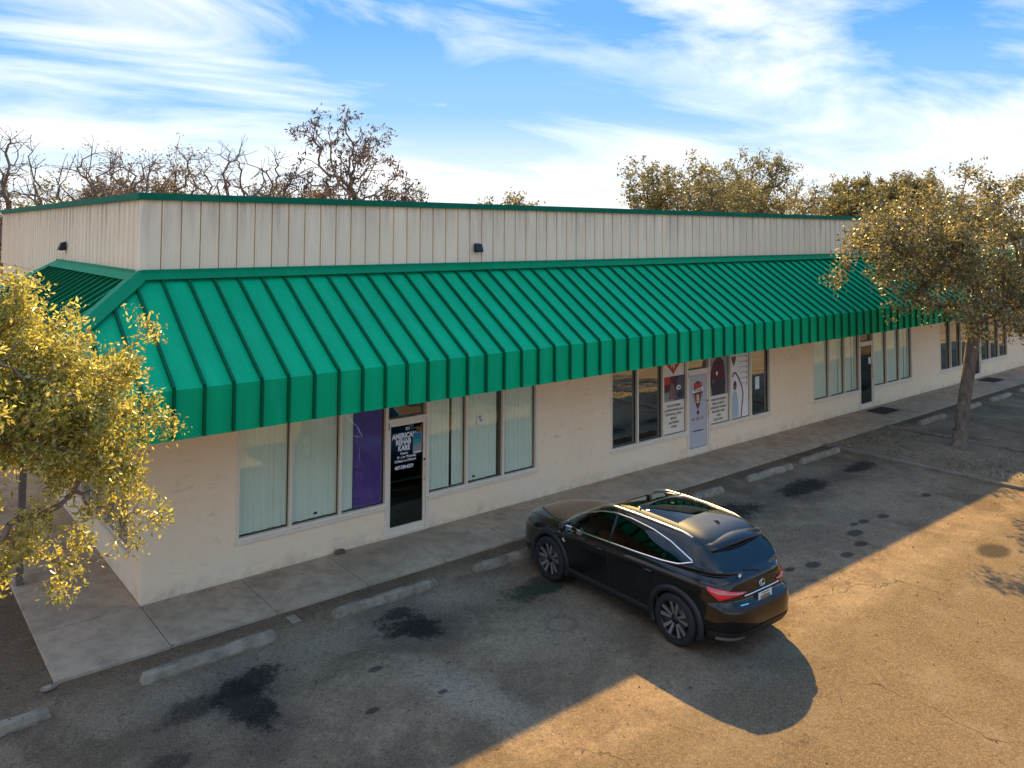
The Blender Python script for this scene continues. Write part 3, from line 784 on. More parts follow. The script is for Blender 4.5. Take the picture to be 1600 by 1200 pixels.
LV[:, 1] = [rx_(v) for v in LV[:, 1]]
XC = 0.0
def cr_interp(A, s):
    """Catmull-Rom through rows of A at fractional row s"""
    n = len(A); i = min(max(int(math.floor(s)), 0), n-2); f = s-i
    p0, p1, p2, p3 = A[max(i-1, 0)], A[i], A[i+1], A[min(i+2, n-1)]
    return 0.5*((2*p1)+(-p0+p2)*f+(2*p0-5*p1+4*p2-p3)*f*f+(-p0+3*p1-3*p2+p3)*f**3)
def zoff(x, L):
    return L[6]*(-0.032*(x))*0.9 - L[7]*0.040*((x+0.35)/1.3)**2
def outline(L, u):
    """u in 0..1 round the car starting at rear centre, left side first"""
    z, xr, xf, w, nr, nf = L[:6]
    xc = min(max(XC, xr+0.35*(xf-xr)), xr+0.65*(xf-xr))
    return z, xr, xf, w, nr, nf, xc
def level_pts(L, M=220):
    z, xr, xf, w, nr, nf, xc = outline(L, 0)
    th = np.linspace(0, math.pi/2, 160)
    def quart(a, n):
        x = a*np.cos(th)**(2/n); y = w*np.sin(th)**(2/n); return x, y
    x1, y1 = quart(xc-xr, nr); x2, y2 = quart(xf-xc, nf)
    px = np.concatenate([xc-x1, (xc+x2)[::-1][1:]]); py = np.concatenate([y1, y2[::-1][1:]])
    d = np.concatenate([[0], np.cumsum(np.hypot(np.diff(px), np.diff(py)))])
    t = np.linspace(0, d[-1], M//2+1)
    qx = np.interp(t, d, px); qy = np.interp(t, d, py)
    X = np.concatenate([qx, qx[::-1][1:-1]]); Y = np.concatenate([qy, -qy[::-1][1:-1]])
    Z = np.array([z+zoff(x, L) for x in X])
    return np.stack([X, Y, Z], 1)
S_MAX = len(LV)-1.0
def y_at(x, z):
    """half width of the body at (x, z) on the side"""
    lo, hi = 0.0, S_MAX
    for _ in range(30):
        m_ = (lo+hi)/2; L = cr_interp(LV, m_)
        if L[0]+zoff(x, L) < z: lo = m_
        else: hi = m_
    L = cr_interp(LV, lo); _, xr, xf, w, nr, nf, xc = outline(L, 0)
    if x < xc: q = min(1, abs((xc-x)/(xc-xr))); n = nr
    else: q = min(1, abs((x-xc)/(xf-xc))); n = nf
    return w*max(0, 1-q**n)**(1/n)
def rear_pt(u, z, off=0.0):
    """point on the body u metres (along the outline) left of rear centre, at height z"""
    s = 0.0; lo, hi = 0.0, S_MAX
    for _ in range(26):
        m_ = (lo+hi)/2; L = cr_interp(LV, m_)
        if L[0]+zoff(L[1], L) < z: lo = m_
        else: hi = m_
    L = cr_interp(LV, lo); P = level_pts(L, 400); h = P[:201]
    d = np.concatenate([[0], np.cumsum(np.hypot(np.diff(h[:, 0]), np.diff(h[:, 1])))])
    sgn = 1 if u >= 0 else -1; a = abs(u)
    x = np.interp(a, d, h[:, 0]); y = np.interp(a, d, h[:, 1])
    x2 = np.interp(a+0.02, d, h[:, 0]); y2 = np.interp(a+0.02, d, h[:, 1])
    t = np.array([x2-x, y2-y]); t /= np.hypot(*t)+1e-9; n = np.array([-t[1], t[0]])
    if n[0] > 0 and a < 0.3: n = -n
    if n[1] < 0 and a > 0.9: n = -n
    if a >= 0.3 and a <= 0.9 and n[0] > 0: n = -n
    return Vector((x+n[0]*off, sgn*(y+n[1]*off), z))

CAR = empty('parked_car')
tag(CAR, 'black compact SUV with chrome window trim and silver roof rails parked nose-in', 'car')
Ms = 260; rows = []
NS = 150
svals = np.linspace(0, S_MAX, NS)
rows = [level_pts(cr_interp(LV, s), Ms) for s in svals]
V = np.concatenate(rows)
V[:, 0] = np.where(V[:, 0] > 1.35, 1.35+(V[:, 0]-1.35)*1.16, V[:, 0])
AX_F, AX_R, WR, ARCH = 1.33, -1.33, 0.362, 0.405
DLO = [(1.10, 1.02), (0.60, 1.035), (0.0, 1.06), (-0.6, 1.085), (-1.10, 1.115), (-1.38, 1.150), (-1.60, 1.235), (-1.42, 1.295), (-1.15, 1.375), (-0.80, 1.435), (-0.35, 1.465), (0.0, 1.46), (0.28, 1.41), (0.55, 1.315), (0.80, 1.205)]
def inside(px, pz, poly):
    c = False; n = len(poly); j = n-1
    for i in range(n):
        xi, zi = poly[i]; xj, zj = poly[j]
        if (zi > pz) != (zj > pz) and px < (xj-xi)*(pz-zi)/(zj-zi)+xi: c = not c
        j = i
    return c
groups = {k: [] for k in ('body', 'wf', 'wr', 'wq', 'ws', 'rw', 'sr1', 'sr2')}
for i in range(NS-1):
    s = (svals[i]+svals[i+1])/2; L = cr_interp(LV, s)
    for j in range(Ms):
        a, b, c, d = i*Ms+j, i*Ms+(j+1) % Ms, (i+1)*Ms+(j+1) % Ms, (i+1)*Ms+j
        ctr = (V[a]+V[b]+V[c]+V[d])/4; x, y, z = ctr
        f = (a, b, c, d); key = 'body'
        if abs(y) > 0.50 and z < 0.85 and min((x-AX_F)**2, (x-AX_R)**2)+(z-WR)**2 < ARCH**2: continue
        r = abs(y)/max(L[3], 0.01)
        if 12.2 < s < 17.6 and x > 0.0 and r < 0.875 and x > L[2]-0.30: key = 'ws'
        elif 12.6 < s < 16.75 and x < -1.5 and r < 0.86-0.02*(s-12): key = 'rw'
        elif s > 16.2 and abs(y) < 0.50 and -0.33 < x < 0.16: key = 'sr1'
        elif s > 16.2 and abs(y) < 0.50 and -1.10 < x <= -0.345: key = 'sr2'
        elif abs(y) > 0.5 and 1.0 < z < 1.5 and inside(x, z, DLO):
            if -0.10 < x < -0.02: key = 'body'
            elif x >= -0.02: key = 'wf'
            elif x > -1.08: key = 'wr'
            elif x > -1.12: key = 'body'
            else: key = 'wq'
            key = key+('L' if y > 0 else 'R') if key != 'body' else key
        groups.setdefault(key, []).append(f)
groups['body'] += [tuple(range(Ms))[::-1], tuple(range((NS-1)*Ms, NS*Ms))]
def sub_mesh(name, faces, mat_):
    idx = sorted({v for f in faces for v in f}); mp_ = {v: k for k, v in enumerate(idx)}
    b = MB(); b.add([V[v] for v in idx], [tuple(mp_[v] for v in f) for f in faces])
    return b.obj(name, mat_, CAR, smooth=True)
for key, fs in groups.items():
    if not fs: continue
    nm, mt = {'body': ('body', M_CAR), 'wf': ('side_window', M_CARGLASS), 'wr': ('side_window', M_CARGLASS_D), 'wq': ('quarter_window', M_CARGLASS_D), 'ws': ('windshield', M_CARGLASS),
              'rw': ('rear_window', M_CARGLASS_D), 'sr': ('sunroof', M_CARGLASS_D)}[key if key == 'body' else key[:2]]
    sub_mesh(nm, fs, mt)
# window trim
def resample(poly, n):
    P = np.array(poly+[poly[0]]); d = np.concatenate([[0], np.cumsum(np.hypot(*np.diff(P, axis=0).T))]); t = np.linspace(0, d[-1], n, endpoint=False)
    return np.stack([np.interp(t, d, P[:, 0]), np.interp(t, d, P[:, 1])], 1)
for sd_ in (1, -1):
    pts = [(x, sd_*(y_at(x, z)+0.004), z) for x, z in resample(DLO, 90)]
    MB().tube(pts, 0.016, 6, closed=True).obj('window_trim', M_CHROME, CAR, smooth=True)
    bp = [(-0.06, 1.065), (-0.06, 1.25), (-0.06, 1.46)]
    MB().tube([(x, sd_*(y_at(x, z)+0.0), z) for x, z in bp], 0.022, 6).obj('pillar_trim', M_CLAD, CAR, smooth=True)
    # arches, sills
    for ax in (AX_F, AX_R):
        b = MB(); n = 40; ring = []
        for k in range(n+1):
            a = math.radians(-28+236*k/n); sec = []
            for rr, o in ((ARCH-0.015, -0.03), (ARCH-0.012, 0.018), (ARCH+0.03, 0.022), (ARCH+0.075, 0.004), (ARCH+0.078, -0.02)):
                x = ax+rr*math.cos(a); z = max(WR+rr*math.sin(a), 0.215)
                sec.append((x, sd_*(max(y_at(min(max(x, -1.9), 1.9), max(z, 0.33)), 0.855)+o), z))
            ring.append(sec)
        vs_ = [v for r_ in ring for v in r_]; q = 5
        b.add(vs_, [(k*q+i, k*q+i+1, (k+1)*q+i+1, (k+1)*q+i) for k in range(n) for i in range(q-1)])
        b.obj('wheel_arch', M_CLAD, CAR, smooth=True)
        w_ = MB(); n = 28; vs_ = []
        for k in range(n+1):
            a = math.radians(-30+240*k/n)
            for yy in (0.56, 0.875): vs_.append((ax+(ARCH-0.005)*math.cos(a), sd_*yy, WR+(ARCH-0.005)*math.sin(a)))
        w_.add(vs_, [(2*k, 2*k+1, 2*k+3, 2*k+2) for k in range(n)])
        w_.add([vs_[2*k] for k in range(n+1)], [tuple(range(n+1))])
        w_.obj('wheel_well', M_TYRE, CAR)
    b = MB(); xs_ = np.linspace(-0.90, 0.90, 13); vs_ = []
    for x in xs_:
        for z, o in ((0.22, -0.05), (0.25, 0.018), (0.33, 0.022), (0.375, 0.002)): vs_.append((x, sd_*(y_at(x, z)+o), z))
    b.add(vs_, [(k*4+i, k*4+i+1, k*4+5+i, k*4+4+i) for k in range(12) for i in range(3)])
    b.obj('sill_cladding', M_CLAD, CAR, smooth=True)
    # door shut lines, handles
    for x, zt in ((0.98, 1.0), (-0.06, 1.05), (-1.02, 1.10)):
        zz = np.linspace(0.38, zt, 10)
        pts = [(x-(0.10*((z_-0.55)/0.5)**2 if x < -0.5 and z_ < 0.8 else 0)*-1, sd_*(y_at(x, z_)-0.004), z_) for z_ in zz]
        MB().tube(pts, 0.0075, 4).obj('door_gap', M_TYRE, CAR)
    for x in (0.12, -0.88):
        yb = y_at(x, 0.93)
        MB().tube([(x+0.10, sd_*(yb+0.004), 0.925), (x+0.07, sd_*(yb+0.034), 0.93), (x-0.07, sd_*(yb+0.034), 0.937), (x-0.10, sd_*(yb+0.004), 0.94)], [0.012, 0.016, 0.016, 0.012], 6).obj('door_handle', M_CAR, CAR, smooth=True)
    # roof rail
    rp = []
    for k, x in enumerate(np.linspace(0.40, -1.52, 24)):
        e_ = min(k, 23-k)/3.0; z_ = 1.478-0.040*((x+0.45)/1.1)**2+0.028
        rp.append((x, sd_*(0.630-0.055*max(0, (-x-0.7))**1.5-0.03*max(0, x)), z_+0.038*min(1, e_)-(0.05 if e_ == 0 else 0)-(0.10*max(0, x-0.05)**1.0)))
    MB().tube(rp, 0.019, 8).obj('roof_rail', M_RAIL, CAR, smooth=True)
    # mirror
    mc = Vector((0.80, sd_*1.00, 1.08)); b = MB(); vs_ = []; nu, nv = 12, 10
    for i in range(nv+1):
        ph = math.pi*i/nv
        for j in range(nu):
            th = 2*math.pi*j/nu
            ex = lambda c_, p_: math.copysign(abs(c_)**p_, c_)
            x_ = ex(math.sin(ph), .6)*ex(math.cos(th), .7)*0.075; y_ = ex(math.cos(ph), .7)*0.125; z_ = ex(math.sin(ph), .6)*ex(math.sin(th), .7)*0.078
            if x_ < -0.04: x_ = -0.04
            vs_.append((mc.x+x_-0.03*sd_*y_*4, mc.y+y_, mc.z+z_+0.10*abs(y_)*0))
    b.add(vs_, [(i*nu+j, i*nu+(j+1) % nu, (i+1)*nu+(j+1) % nu, (i+1)*nu+j) for i in range(nv) for j in range(nu)])
    mo = b.obj('mirror', M_CAR, CAR, smooth=True)
    MB().box((0.755, sd_*1.0-0.095, 1.035), (0.757, sd_*1.0+0.095, 1.125)).obj('mirror_glass', M_CHROME, mo)
    MB().tube([(0.86, sd_*0.86, 1.02), (0.83, sd_*0.93, 1.04)], [0.03, 0.025], 6).obj('mirror_arm', M_CAR, mo)
    MB().box((0.70, sd_*1.0-0.11, 1.003), (0.86, sd_*1.0+0.11, 1.015)).obj('mirror_trim', M_CHROME, mo)
    # tail lamps
    us = np.linspace(0.36, 0.92, 26); b = MB(); vs_ = []
    for u in us:
        tp = np.interp(u, [0.33, 0.55, 0.85, 1.00], [0.905, 0.935, 0.975, 0.985]); bt = np.interp(u, [0.33, 0.55, 0.70, 0.78, 0.90, 1.00], [0.893, 0.872, 0.845, 0.815, 0.91, 0.975])
        for q in range(4): vs_.append(rear_pt(sd_*u, bt+(tp-bt)*q/3, 0.018 if 0 < q < 3 else 0.006))
    b.add(vs_, [(k*4+i, k*4+i+1, k*4+5+i, k*4+4+i) for k in range(25) for i in range(3)])
    tl = b.obj('tail_lamp', M_TAIL, CAR, smooth=True)
    b = MB(); vs_ = []
    for u in np.linspace(0.42, 0.88, 16):
        c_ = np.interp(u, [0.42, 0.80, 1.05], [0.905, 0.925, 0.985])
        for dz in (-0.008, 0.012): vs_.append(rear_pt(sd_*u, c_+dz, 0.024))
    b.add(vs_, [(2*k, 2*k+1, 2*k+3, 2*k+2) for k in range(15)]); b.obj('lamp_bar', M_TAILC, tl)
    # rear lower diffuser outlet
    b = MB(); vs_ = []
    for u in np.linspace(0.45, 0.86, 10):
        for z_, o in ((0.29, 0.01), (0.315, 0.018), (0.345, 0.008)): vs_.append(rear_pt(sd_*u, z_, o))
    b.add(vs_, [(k*3+i, k*3+i+1, k*3+4+i, k*3+3+i) for k in range(9) for i in range(2)]); b.obj('exhaust_trim', M_CHROME, CAR, smooth=True)
    MB().lathe([(0.0, 0), (0.035, 0.0), (0.04, 0.006)], 'y', 12, center=(0.93, sd_*y_at(0.93, 0.82), 0.82)).obj('side_badge', M_CHROME, CAR)
# rear details
def strip(u0, u1, zt, zb, off, name, mat_, n=24, parent=None):
    b = MB(); vs_ = []
    for u in np.linspace(u0, u1, n):
        a_, c_ = (zt(u) if callable(zt) else zt), (zb(u) if callable(zb) else zb)
        for q in range(3): vs_.append(rear_pt(u, c_+(a_-c_)*q/2, off if q == 1 else off*0.55))
    b.add(vs_, [(k*3+i, k*3+i+1, k*3+4+i, k*3+3+i) for k in range(n-1) for i in range(2)])
    return b.obj(name, mat_, parent or CAR, smooth=True)
strip(-0.80, 0.80, 0.745, lambda u: 0.685+0.02*abs(u), 0.006, 'bumper_recess', M_CLAD)
strip(-0.98, 0.98, lambda u: 0.435-0.03*abs(u), 0.30, 0.012, 'rear_valance', M_CLAD, 30)
strip(-0.40, 0.40, 0.868, 0.850, 0.022, 'tailgate_trim', M_CHROME)
strip(-0.20, 0.20, 0.840, 0.705, 0.004, 'plate_recess', M_CLAD)
pl = rear_pt(0, 0.775, 0.02)
po = MB().box((pl.x-0.004, -0.155, 0.70), (pl.x+0.006, 0.155, 0.85)).obj('number_plate', M_PLATE, CAR)
for (y0, y1, z0_, z1_, mt) in ((-0.11, -0.035, 0.755, 0.80, M_PLATEG), (0.035, 0.11, 0.755, 0.80, M_PLATEG), (-0.03, 0.03, 0.75, 0.81, M_ORANGE), (-0.09, 0.09, 0.825, 0.838, M_PLATEG)):
    MB().box((pl.x-0.007, y0, z0_), (pl.x-0.0045, y1, z1_)).obj('plate_print', mt, po)
# emblem: letter in an oval ring
ex, ez_ = rear_pt(0, 0.945, 0.015).x, 0.945
MB().tube([(ex-0.004, 0.062*math.cos(a), ez_+0.045*math.sin(a)) for a in np.linspace(0, 2*math.pi, 28, endpoint=False)], 0.006, 5, closed=True).obj('emblem', M_CHROME, CAR, smooth=True)
MB().tube([(ex-0.004, 0.002, ez_+0.036), (ex-0.004, 0.032, ez_-0.022), (ex-0.004, -0.045, ez_-0.022)], 0.006, 5).obj('emblem', M_CHROME, CAR)
for (u, z_) in ((0.52, 0.765),):
    a_ = rear_pt(u, z_, 0.012); b_ = rear_pt(u-0.14, z_, 0.012)
    MB().tube([a_, b_], 0.010, 4).obj('model_badge', M_CHROME, CAR)
for sd_ in (1, -1):
    a_ = rear_pt(0.78*sd_, 0.60, 0.008)
# spoiler
b = MB(); vs_ = []
n = 17
for k in range(n):
    y = -0.60+1.2*k/(n-1); q = (abs(y)/0.60)
    xb = -1.93+0.10*q**2.2; z_ = 1.475-0.055*q**2
    vs_ += [(rx_(p_[0]), p_[1], p_[2]) for p_ in [(-1.46, y*1.02, z_+0.030-0.012*q), (-1.70, y, z_+0.030), (xb, y*0.98, z_+0.004), (xb+0.010, y*0.98, z_-0.026), (-1.80, y*0.99, z_-0.085), (-1.52, y*1.0, z_-0.14)]]
b.add(vs_, [(k*6+i, k*6+i+1, k*6+7+i, k*6+6+i) for k in range(n-1) for i in range(5)]+[tuple(range(6)), tuple(range((n-1)*6, n*6))[::-1]])
b.obj('spoiler', M_CAR, CAR, smooth=True)
# antenna fin
b = MB(); b.add([(-1.28, 0.028, 1.552), (-1.28, -0.028, 1.552), (-1.46, -0.030, 1.535), (-1.46, 0.030, 1.535), (-1.44, 0, 1.605), (-1.36, 0, 1.592)], [(0, 1, 2, 3), (0, 5, 1), (0, 3, 4, 5), (1, 5, 4, 2), (3, 2, 4)])
b.obj('antenna_fin', M_CAR, CAR)
# wiper
wp = [(-2.155, -0.02, 1.075), (-2.14, 0.02, 1.11), (-2.105, 0.28, 1.155)]
wp = [(rx_(p_[0]), p_[1], p_[2]) for p_ in wp]
MB().tube(wp, [0.018, 0.012, 0.008], 5).obj('rear_wiper', M_CLAD, CAR)
MB().box((rx_(-2.155), 0.40, 1.105), (rx_(-2.150), 0.45, 1.145)).obj('window_sticker', M_PAPER, CAR)
# seam of glass roof
MB().box((-0.342, -0.50, 1.601), (-0.330, 0.50, 1.6275)).obj('roof_seam', M_CHROME, CAR)
# tailgate gap and bonnet gap
for sd_ in (1, -1):
    MB().tube([rear_pt(sd_*(0.60-0.0*z_), z_, 0.0) for z_ in np.linspace(0.74, 0.86, 5)], 0.006, 4).obj('tailgate_gap', M_TYRE, CAR)
    gp = [(x_, sd_*(0.70+0.0*x_), 0) for x_ in ()]
# wheels
def wheel_parts():
    ty = MB().lathe([(0.256, -0.105), (0.31, -0.113), (0.345, -0.105), (0.360, -0.075), (0.362, 0.0), (0.360, 0.075), (0.345, 0.105), (0.31, 0.113), (0.256, 0.105)], 'y', 48)
    tm = ty.mesh('tyre', M_TYRE, True)
    rb = MB().lathe([(0.236, 0.100), (0.240, 0.108), (0.228, 0.108), (0.218, 0.085), (0.20, -0.08), (0.05, -0.02), (0.0, -0.02)], 'y', 40)
    rmm = rb.mesh('rim', M_RIMD, True)
    sp = MB()
    for k in range(5):
        for dl in (-0.20, 0.20):
            a = 2*math.pi*k/5+math.pi/2; a2 = a+dl*1.25
            p0 = Vector((0.045*math.cos(a+dl), 0.075, 0.045*math.sin(a+dl))); p1 = Vector((0.226*math.cos(a2), 0.100, 0.226*math.sin(a2)))
            d = (p1-p0).normalized(); t_ = Vector((d.z, 0, -d.x)).normalized()
            w0, w1 = 0.012, 0.024
            top = [p0+t_*w0, p1+t_*w1, p1-t_*w1, p0-t_*w0]; dn = Vector((0, -0.035, 0))
            sp.add(top+[v+dn for v in top], [(0, 1, 2, 3), (0, 4, 5, 1), (1, 5, 6, 2), (2, 6, 7, 3), (3, 7, 4, 0)])
    sm_ = sp.mesh('spokes', M_RIM)
    hb = MB().lathe([(0.0, 0.088), (0.028, 0.088), (0.034, 0.080), (0.062, 0.078), (0.066, 0.05)], 'y', 20).mesh('hub_cap', M_RIMD, True)
    lip = MB().lathe([(0.224, 0.098), (0.232, 0.106), (0.240, 0.104)], 'y', 40).mesh('rim_lip', M_RIM, True)
    disc = MB().lathe([(0.06, 0.01), (0.16, 0.01), (0.16, -0.01), (0.06, -0.01)], 'y', 30).mesh('brake_disc', M_GALV, True)
    return tm, rmm, sm_, hb, lip, disc
WP = wheel_parts()
for me_ in WP[1:5]:
    for v_ in me_.vertices: v_.co.x *= 1.09; v_.co.z *= 1.09
for ax in (AX_F, AX_R):
    for sd_ in (1, -1):
        wo = mesh_obj('wheel', WP[0], CAR, (ax, sd_*0.785, WR), (0, 0, 0 if sd_ > 0 else math.pi))
        for me_, nm in zip(WP[1:], ('rim', 'spoke_set', 'hub_cap', 'rim_lip', 'brake_disc')):
            mesh_obj(nm, me_, wo)
# interior glimpsed through the glass
def seat(x, y, w):
    b = MB(); b.box((x-0.25, y-w, 0.45), (x+0.25, y+w, 0.62)); o = b.obj('seat', M_SEAT, CAR, bevel=0.05)
    q = MB(); q.prism([(x-0.22, y-w, 0.60), (x-0.10, y-w, 0.60), (x-0.28, y-w, 1.12), (x-0.38, y-w, 1.12)], (0, 2*w, 0)); q.obj('seat_back', M_SEAT, o, bevel=0.03)
    q = MB().box((x-0.40, y-0.12, 1.13), (x-0.32, y+0.12, 1.28)); q.obj('headrest', M_SEAT, o, bevel=0.03)
for y in (0.36, -0.36): seat(0.05, y, 0.24)
seat(-0.85, 0.0, 0.58)
MB().box((0.55, -0.70, 0.62), (1.05, 0.70, 0.98)).obj('dashboard', M_SEAT, CAR, bevel=0.06)
MB().tube([(0.47+0.05*math.sin(a), 0.36+0.18*math.cos(a), 0.97+0.17*math.sin(a)) for a in np.linspace(0, 2*math.pi, 24, endpoint=False)], 0.015, 6, closed=True).obj('steering_wheel', M_SEAT, CAR, smooth=True)
CAR.location = (6.370, -4.484, ZA)
CAR.rotation_euler = (0, 0, math.radians(90-1.0))
CAR.scale = (1.0, 0.985, 0.97)
# ------------------------------------------------------------------ window dressings (hang or stick on the glass: things of their own)
def blind(gi, li, label, a, b, gaps=(), group='vertical blinds', y=0.104, z0=None, open_=0.0):
    o = empty('vertical_blind', (a, y, 0)); tag(o, label, 'blind', group)
    W_ = b-a; n = max(3, round(W_/0.085)); w = W_/n
    MB().box((0, -0.02, ZW-0.075), (W_, 0.03, ZW-0.052)).obj('headrail', M_BLIND, o)
    sm = MB(); hw = w*0.56
    sm.add([(-hw, 0.0, 0), (0, -0.013, 0), (hw, 0, 0), (hw, 0, 1), (0, -0.013, 1), (-hw, 0, 1)], [(0, 1, 4, 5), (1, 2, 3, 4)])
    me = sm.mesh('slat', M_BLIND, fix=False)
    zb = (z0 if z0 is not None else ZS+0.075)
    for i in range(n):
        if i in gaps: continue
        s_ = mesh_obj('slat', me, o, (w*(i+0.5), rnd.uniform(-0.003, 0.003), zb+rnd.uniform(0, 0.008)), (0, 0, -math.radians(7+rnd.gauss(0, 5)+open_*rnd.uniform(0, 40))), (1, 1, ZW-0.077-zb))
    return o
names0 = ['leftmost pane', 'second pane from the left', 'pane beside the purple banner', 'pane right of the lettered glass door', 'pane with the small square notice', 'last pane before the blank wall']
for i, (a, b) in enumerate(SF[0][0]):
    gp = {0: (), 1: (), 2: (3, 5, 6, 7, 8, 9, 10), 3: (6,), 4: (9,), 5: ()}[i]
    blind(0, i, 'pale vertical blind in the nearest storefront, '+names0[i], a, b, gp, 'blinds of the nearest storefront', open_=0.25 if i in (3, 5) else 0.0)
names2 = ['first pane from the left', 'second pane from the left', 'pane left of its door', 'pane right of its door', 'second pane right of its door', 'last pane on the right']
for i, (a, b) in enumerate(SF[2][0]):
    gp = {0: (), 1: (7,), 2: (6, 8), 3: (0,), 4: (), 5: (5, 8)}[i]
    blind(2, i, 'pale vertical blind of third storefront, '+names2[i], a, b, gp, 'blinds of the third storefront', open_=0.3)
# purple banner behind the third pane
a, b = SF[0][0][2]
pb = MB(); n = 10; vs_ = []
for k in range(n+1):
    x = a+0.28+(b-a-0.29)*k/n; yy = 0.091+0.005*math.sin(k*1.7)
    vs_ += [(x, yy, ZS+0.07), (x, yy+0.004, 1.6), (x, yy, ZW-0.06)]
pb.add(vs_, [(k*3+i, k*3+i+1, k*3+4+i, k*3+3+i) for k in range(n) for i in range(2)])
tag(pb.obj('purple_banner', M_PURPLE), 'tall plain purple banner hanging inside the pane left of the lettered door', 'banner')

def flat_poly(name, pts, y, mat_, parent, ox=0, oz=0):
    return MB().poly([(ox+p[0], y, oz+p[1]) for p in pts]).obj(name, mat_, parent, fix=False)
def put_text(body, x, z, y, size, mat_, parent, sx=1.0, bold=0.0, name='lettering'):
    me = text_mesh(name, body, size, mat_, sx=sx, bold=bold)
    return mesh_obj(name, me, parent, (x, y, z), (math.pi/2, 0, 0))
def ell(cx, cz, rx, rz, n=20): return [(cx+rx*math.cos(2*math.pi*k/n), cz+rz*math.sin(2*math.pi*k/n)) for k in range(n)]

# lettering on the nearest door: on the outer face of the glass
dx0, dx1 = SF[0][1]; dc = (dx0+dx1)/2; yl = 0.0215
dl = empty('door_lettering', (dc, yl, 1.2)); tag(dl, 'white vinyl lettering AMERICAN REHAB KARE with hours on dark glass door', 'lettering')
def dtext(s_, dx, z, size, sx=1.0, bold=0.0): put_text(s_, dx, z-1.2, 0, size, M_LETTER, dl, sx, bold)
dtext('521', 0.02, 1.955, 0.075, 0.9, 0.002)
dtext('AMERICAN', -0.055, 1.83, 0.135, 0.80, 0.006)
dtext('REHAB', -0.075, 1.715, 0.135, 0.80, 0.006)
dtext('KARE', -0.06, 1.60, 0.135, 0.80, 0.006)
dtext('Hours:', -0.055, 1.505, 0.06, 1.0, 0.002)
dtext('M - J to Thursday', 0.0, 1.435, 0.062, 0.95, 0.002)
dtext('10:00am to 5:00 pm', -0.03, 1.365, 0.062, 0.95, 0.002)
dtext('407-730-6219', -0.055, 1.245, 0.088, 0.82, 0.004)
st = empty('door_sticker', (dx1-0.125, 0.0195, 1.66)); tag(st, 'blue, teal and grey rounded sticker on upper right of dark glass door', 'sticker')
def rr(w, h, r, z=0):
    P = []
    for cx, cz, a0 in ((w-r, h-r, 0), (-w+r, h-r, 90), (-w+r, -h+r, 180), (w-r, -h+r, 270)):
        for k in range(4): a = math.radians(a0+30*k); P.append((cx+r*math.cos(a), cz+r*math.sin(a)))
    return P
flat_poly('sticker_base', rr(0.10, 0.20, 0.03), 0.0, M_GREYP, st)
flat_poly('sticker_top', [(-0.09, 0.04), (0.09, 0.04), (0.09, 0.185), (-0.09, 0.185)], -0.0015, M_BLUEP, st)
flat_poly('sticker_band', [(-0.09, -0.03), (0.09, -0.01), (0.09, 0.075), (-0.09, 0.06)], -0.0030, M_TEALP, st)
flat_poly('sticker_foot', [(-0.085, -0.185), (0.085, -0.185), (0.085, -0.165), (-0.085, -0.165)], -0.0015, M_WHITE, st)
# small square notice on the second pane right of that door
a, b = SF[0][0][4]
nt_ = empty('window_notice', (a+0.36, 0.070, 1.86)); tag(nt_, 'small square white notice on pane of the nearest storefront right of its door', 'notice')
flat_poly('sheet', [(-0.075, -0.085), (0.075, -0.085), (0.075, 0.085), (-0.075, 0.085)], 0, M_WHITE, nt_)
for (q, w_) in ((0.05, 0.035), (0.01, 0.02)): flat_poly('print', [(-w_-0.01, q), (w_, q), (w_, q+0.022), (-w_-0.01, q+0.022)], -0.0015, M_SLATEP, nt_)
flat_poly('print', [(0.015, -0.04), (0.05, -0.04), (0.05, 0.005), (0.015, 0.005)], -0.0015, M_DARKP, nt_)
# window opener / charger seen at the foot of two panes
for (pi, fx, lab) in ((1, 0.55, 'small black box at the foot of second pane from the left'), (4, 0.25, 'small black box with cable at the foot of pane under the square notice')):
    a, b = SF[0][0][pi]
    q = MB().box((a+fx*(b-a)-0.03, 0.09, ZS+0.13), (a+fx*(b-a)+0.03, 0.12, ZS+0.17)).tube([(a+fx*(b-a)-0.02, 0.105, ZS+0.13), (a+fx*(b-a)-0.03, 0.105, ZS+0.065)], 0.006, 5)
    tag(q.obj('sensor_box', M_BLACK), lab, 'sensor')

# posters of the second storefront, flat on the outside of their panes
YP = 0.062
def poster(pi, label):
    a, b = SF[1][0][pi]; o = empty('window_poster', ((a+b)/2, YP, ZS+0.075)); tag(o, label, 'poster', 'posters of the second storefront')
    return o, (b-a)/2-0.012, ZW-0.06-(ZS+0.075)
def R(x0, x1, z0, z1): return [(x0, z0), (x1, z0), (x1, z1), (x0, z1)]
o, hw, H = poster(2, 'window poster with red heartbeat heart above a training photo and brown text')
flat_poly('sheet', R(-hw, hw, 0, H), 0, M_TANP, o)
hz = 1.55
heart = []
for k in range(40):
    t_ = 2*math.pi*k/40
    heart.append((0.0195*16*math.sin(t_)**3*0.98, hz+0.215+0.0195*(13*math.cos(t_)-5*math.cos(2*t_)-2*math.cos(3*t_)-math.cos(4*t_))))
flat_poly('heart', heart, -0.0015, M_RED, o)
pulse = [(-0.28, 1.74), (-0.14, 1.74), (-0.10, 1.80), (-0.06, 1.62), (-0.02, 1.95), (0.02, 1.58), (0.06, 1.80), (0.09, 1.74), (0.28, 1.74)]
pm_ = MB()
for p0, p1 in zip(pulse, pulse[1:]):
    d = Vector((p1[0]-p0[0], 0, p1[1]-p0[1])).normalized(); n_ = Vector((-d.z, 0, d.x))*0.011
    pm_.poly([(p0[0]+n_.x, -0.003, p0[1]+n_.z), (p0[0]-n_.x, -0.003, p0[1]-n_.z), (p1[0]-n_.x, -0.003, p1[1]-n_.z), (p1[0]+n_.x, -0.003, p1[1]+n_.z)])
pm_.obj('pulse_line', M_WHITE, o, fix=False)
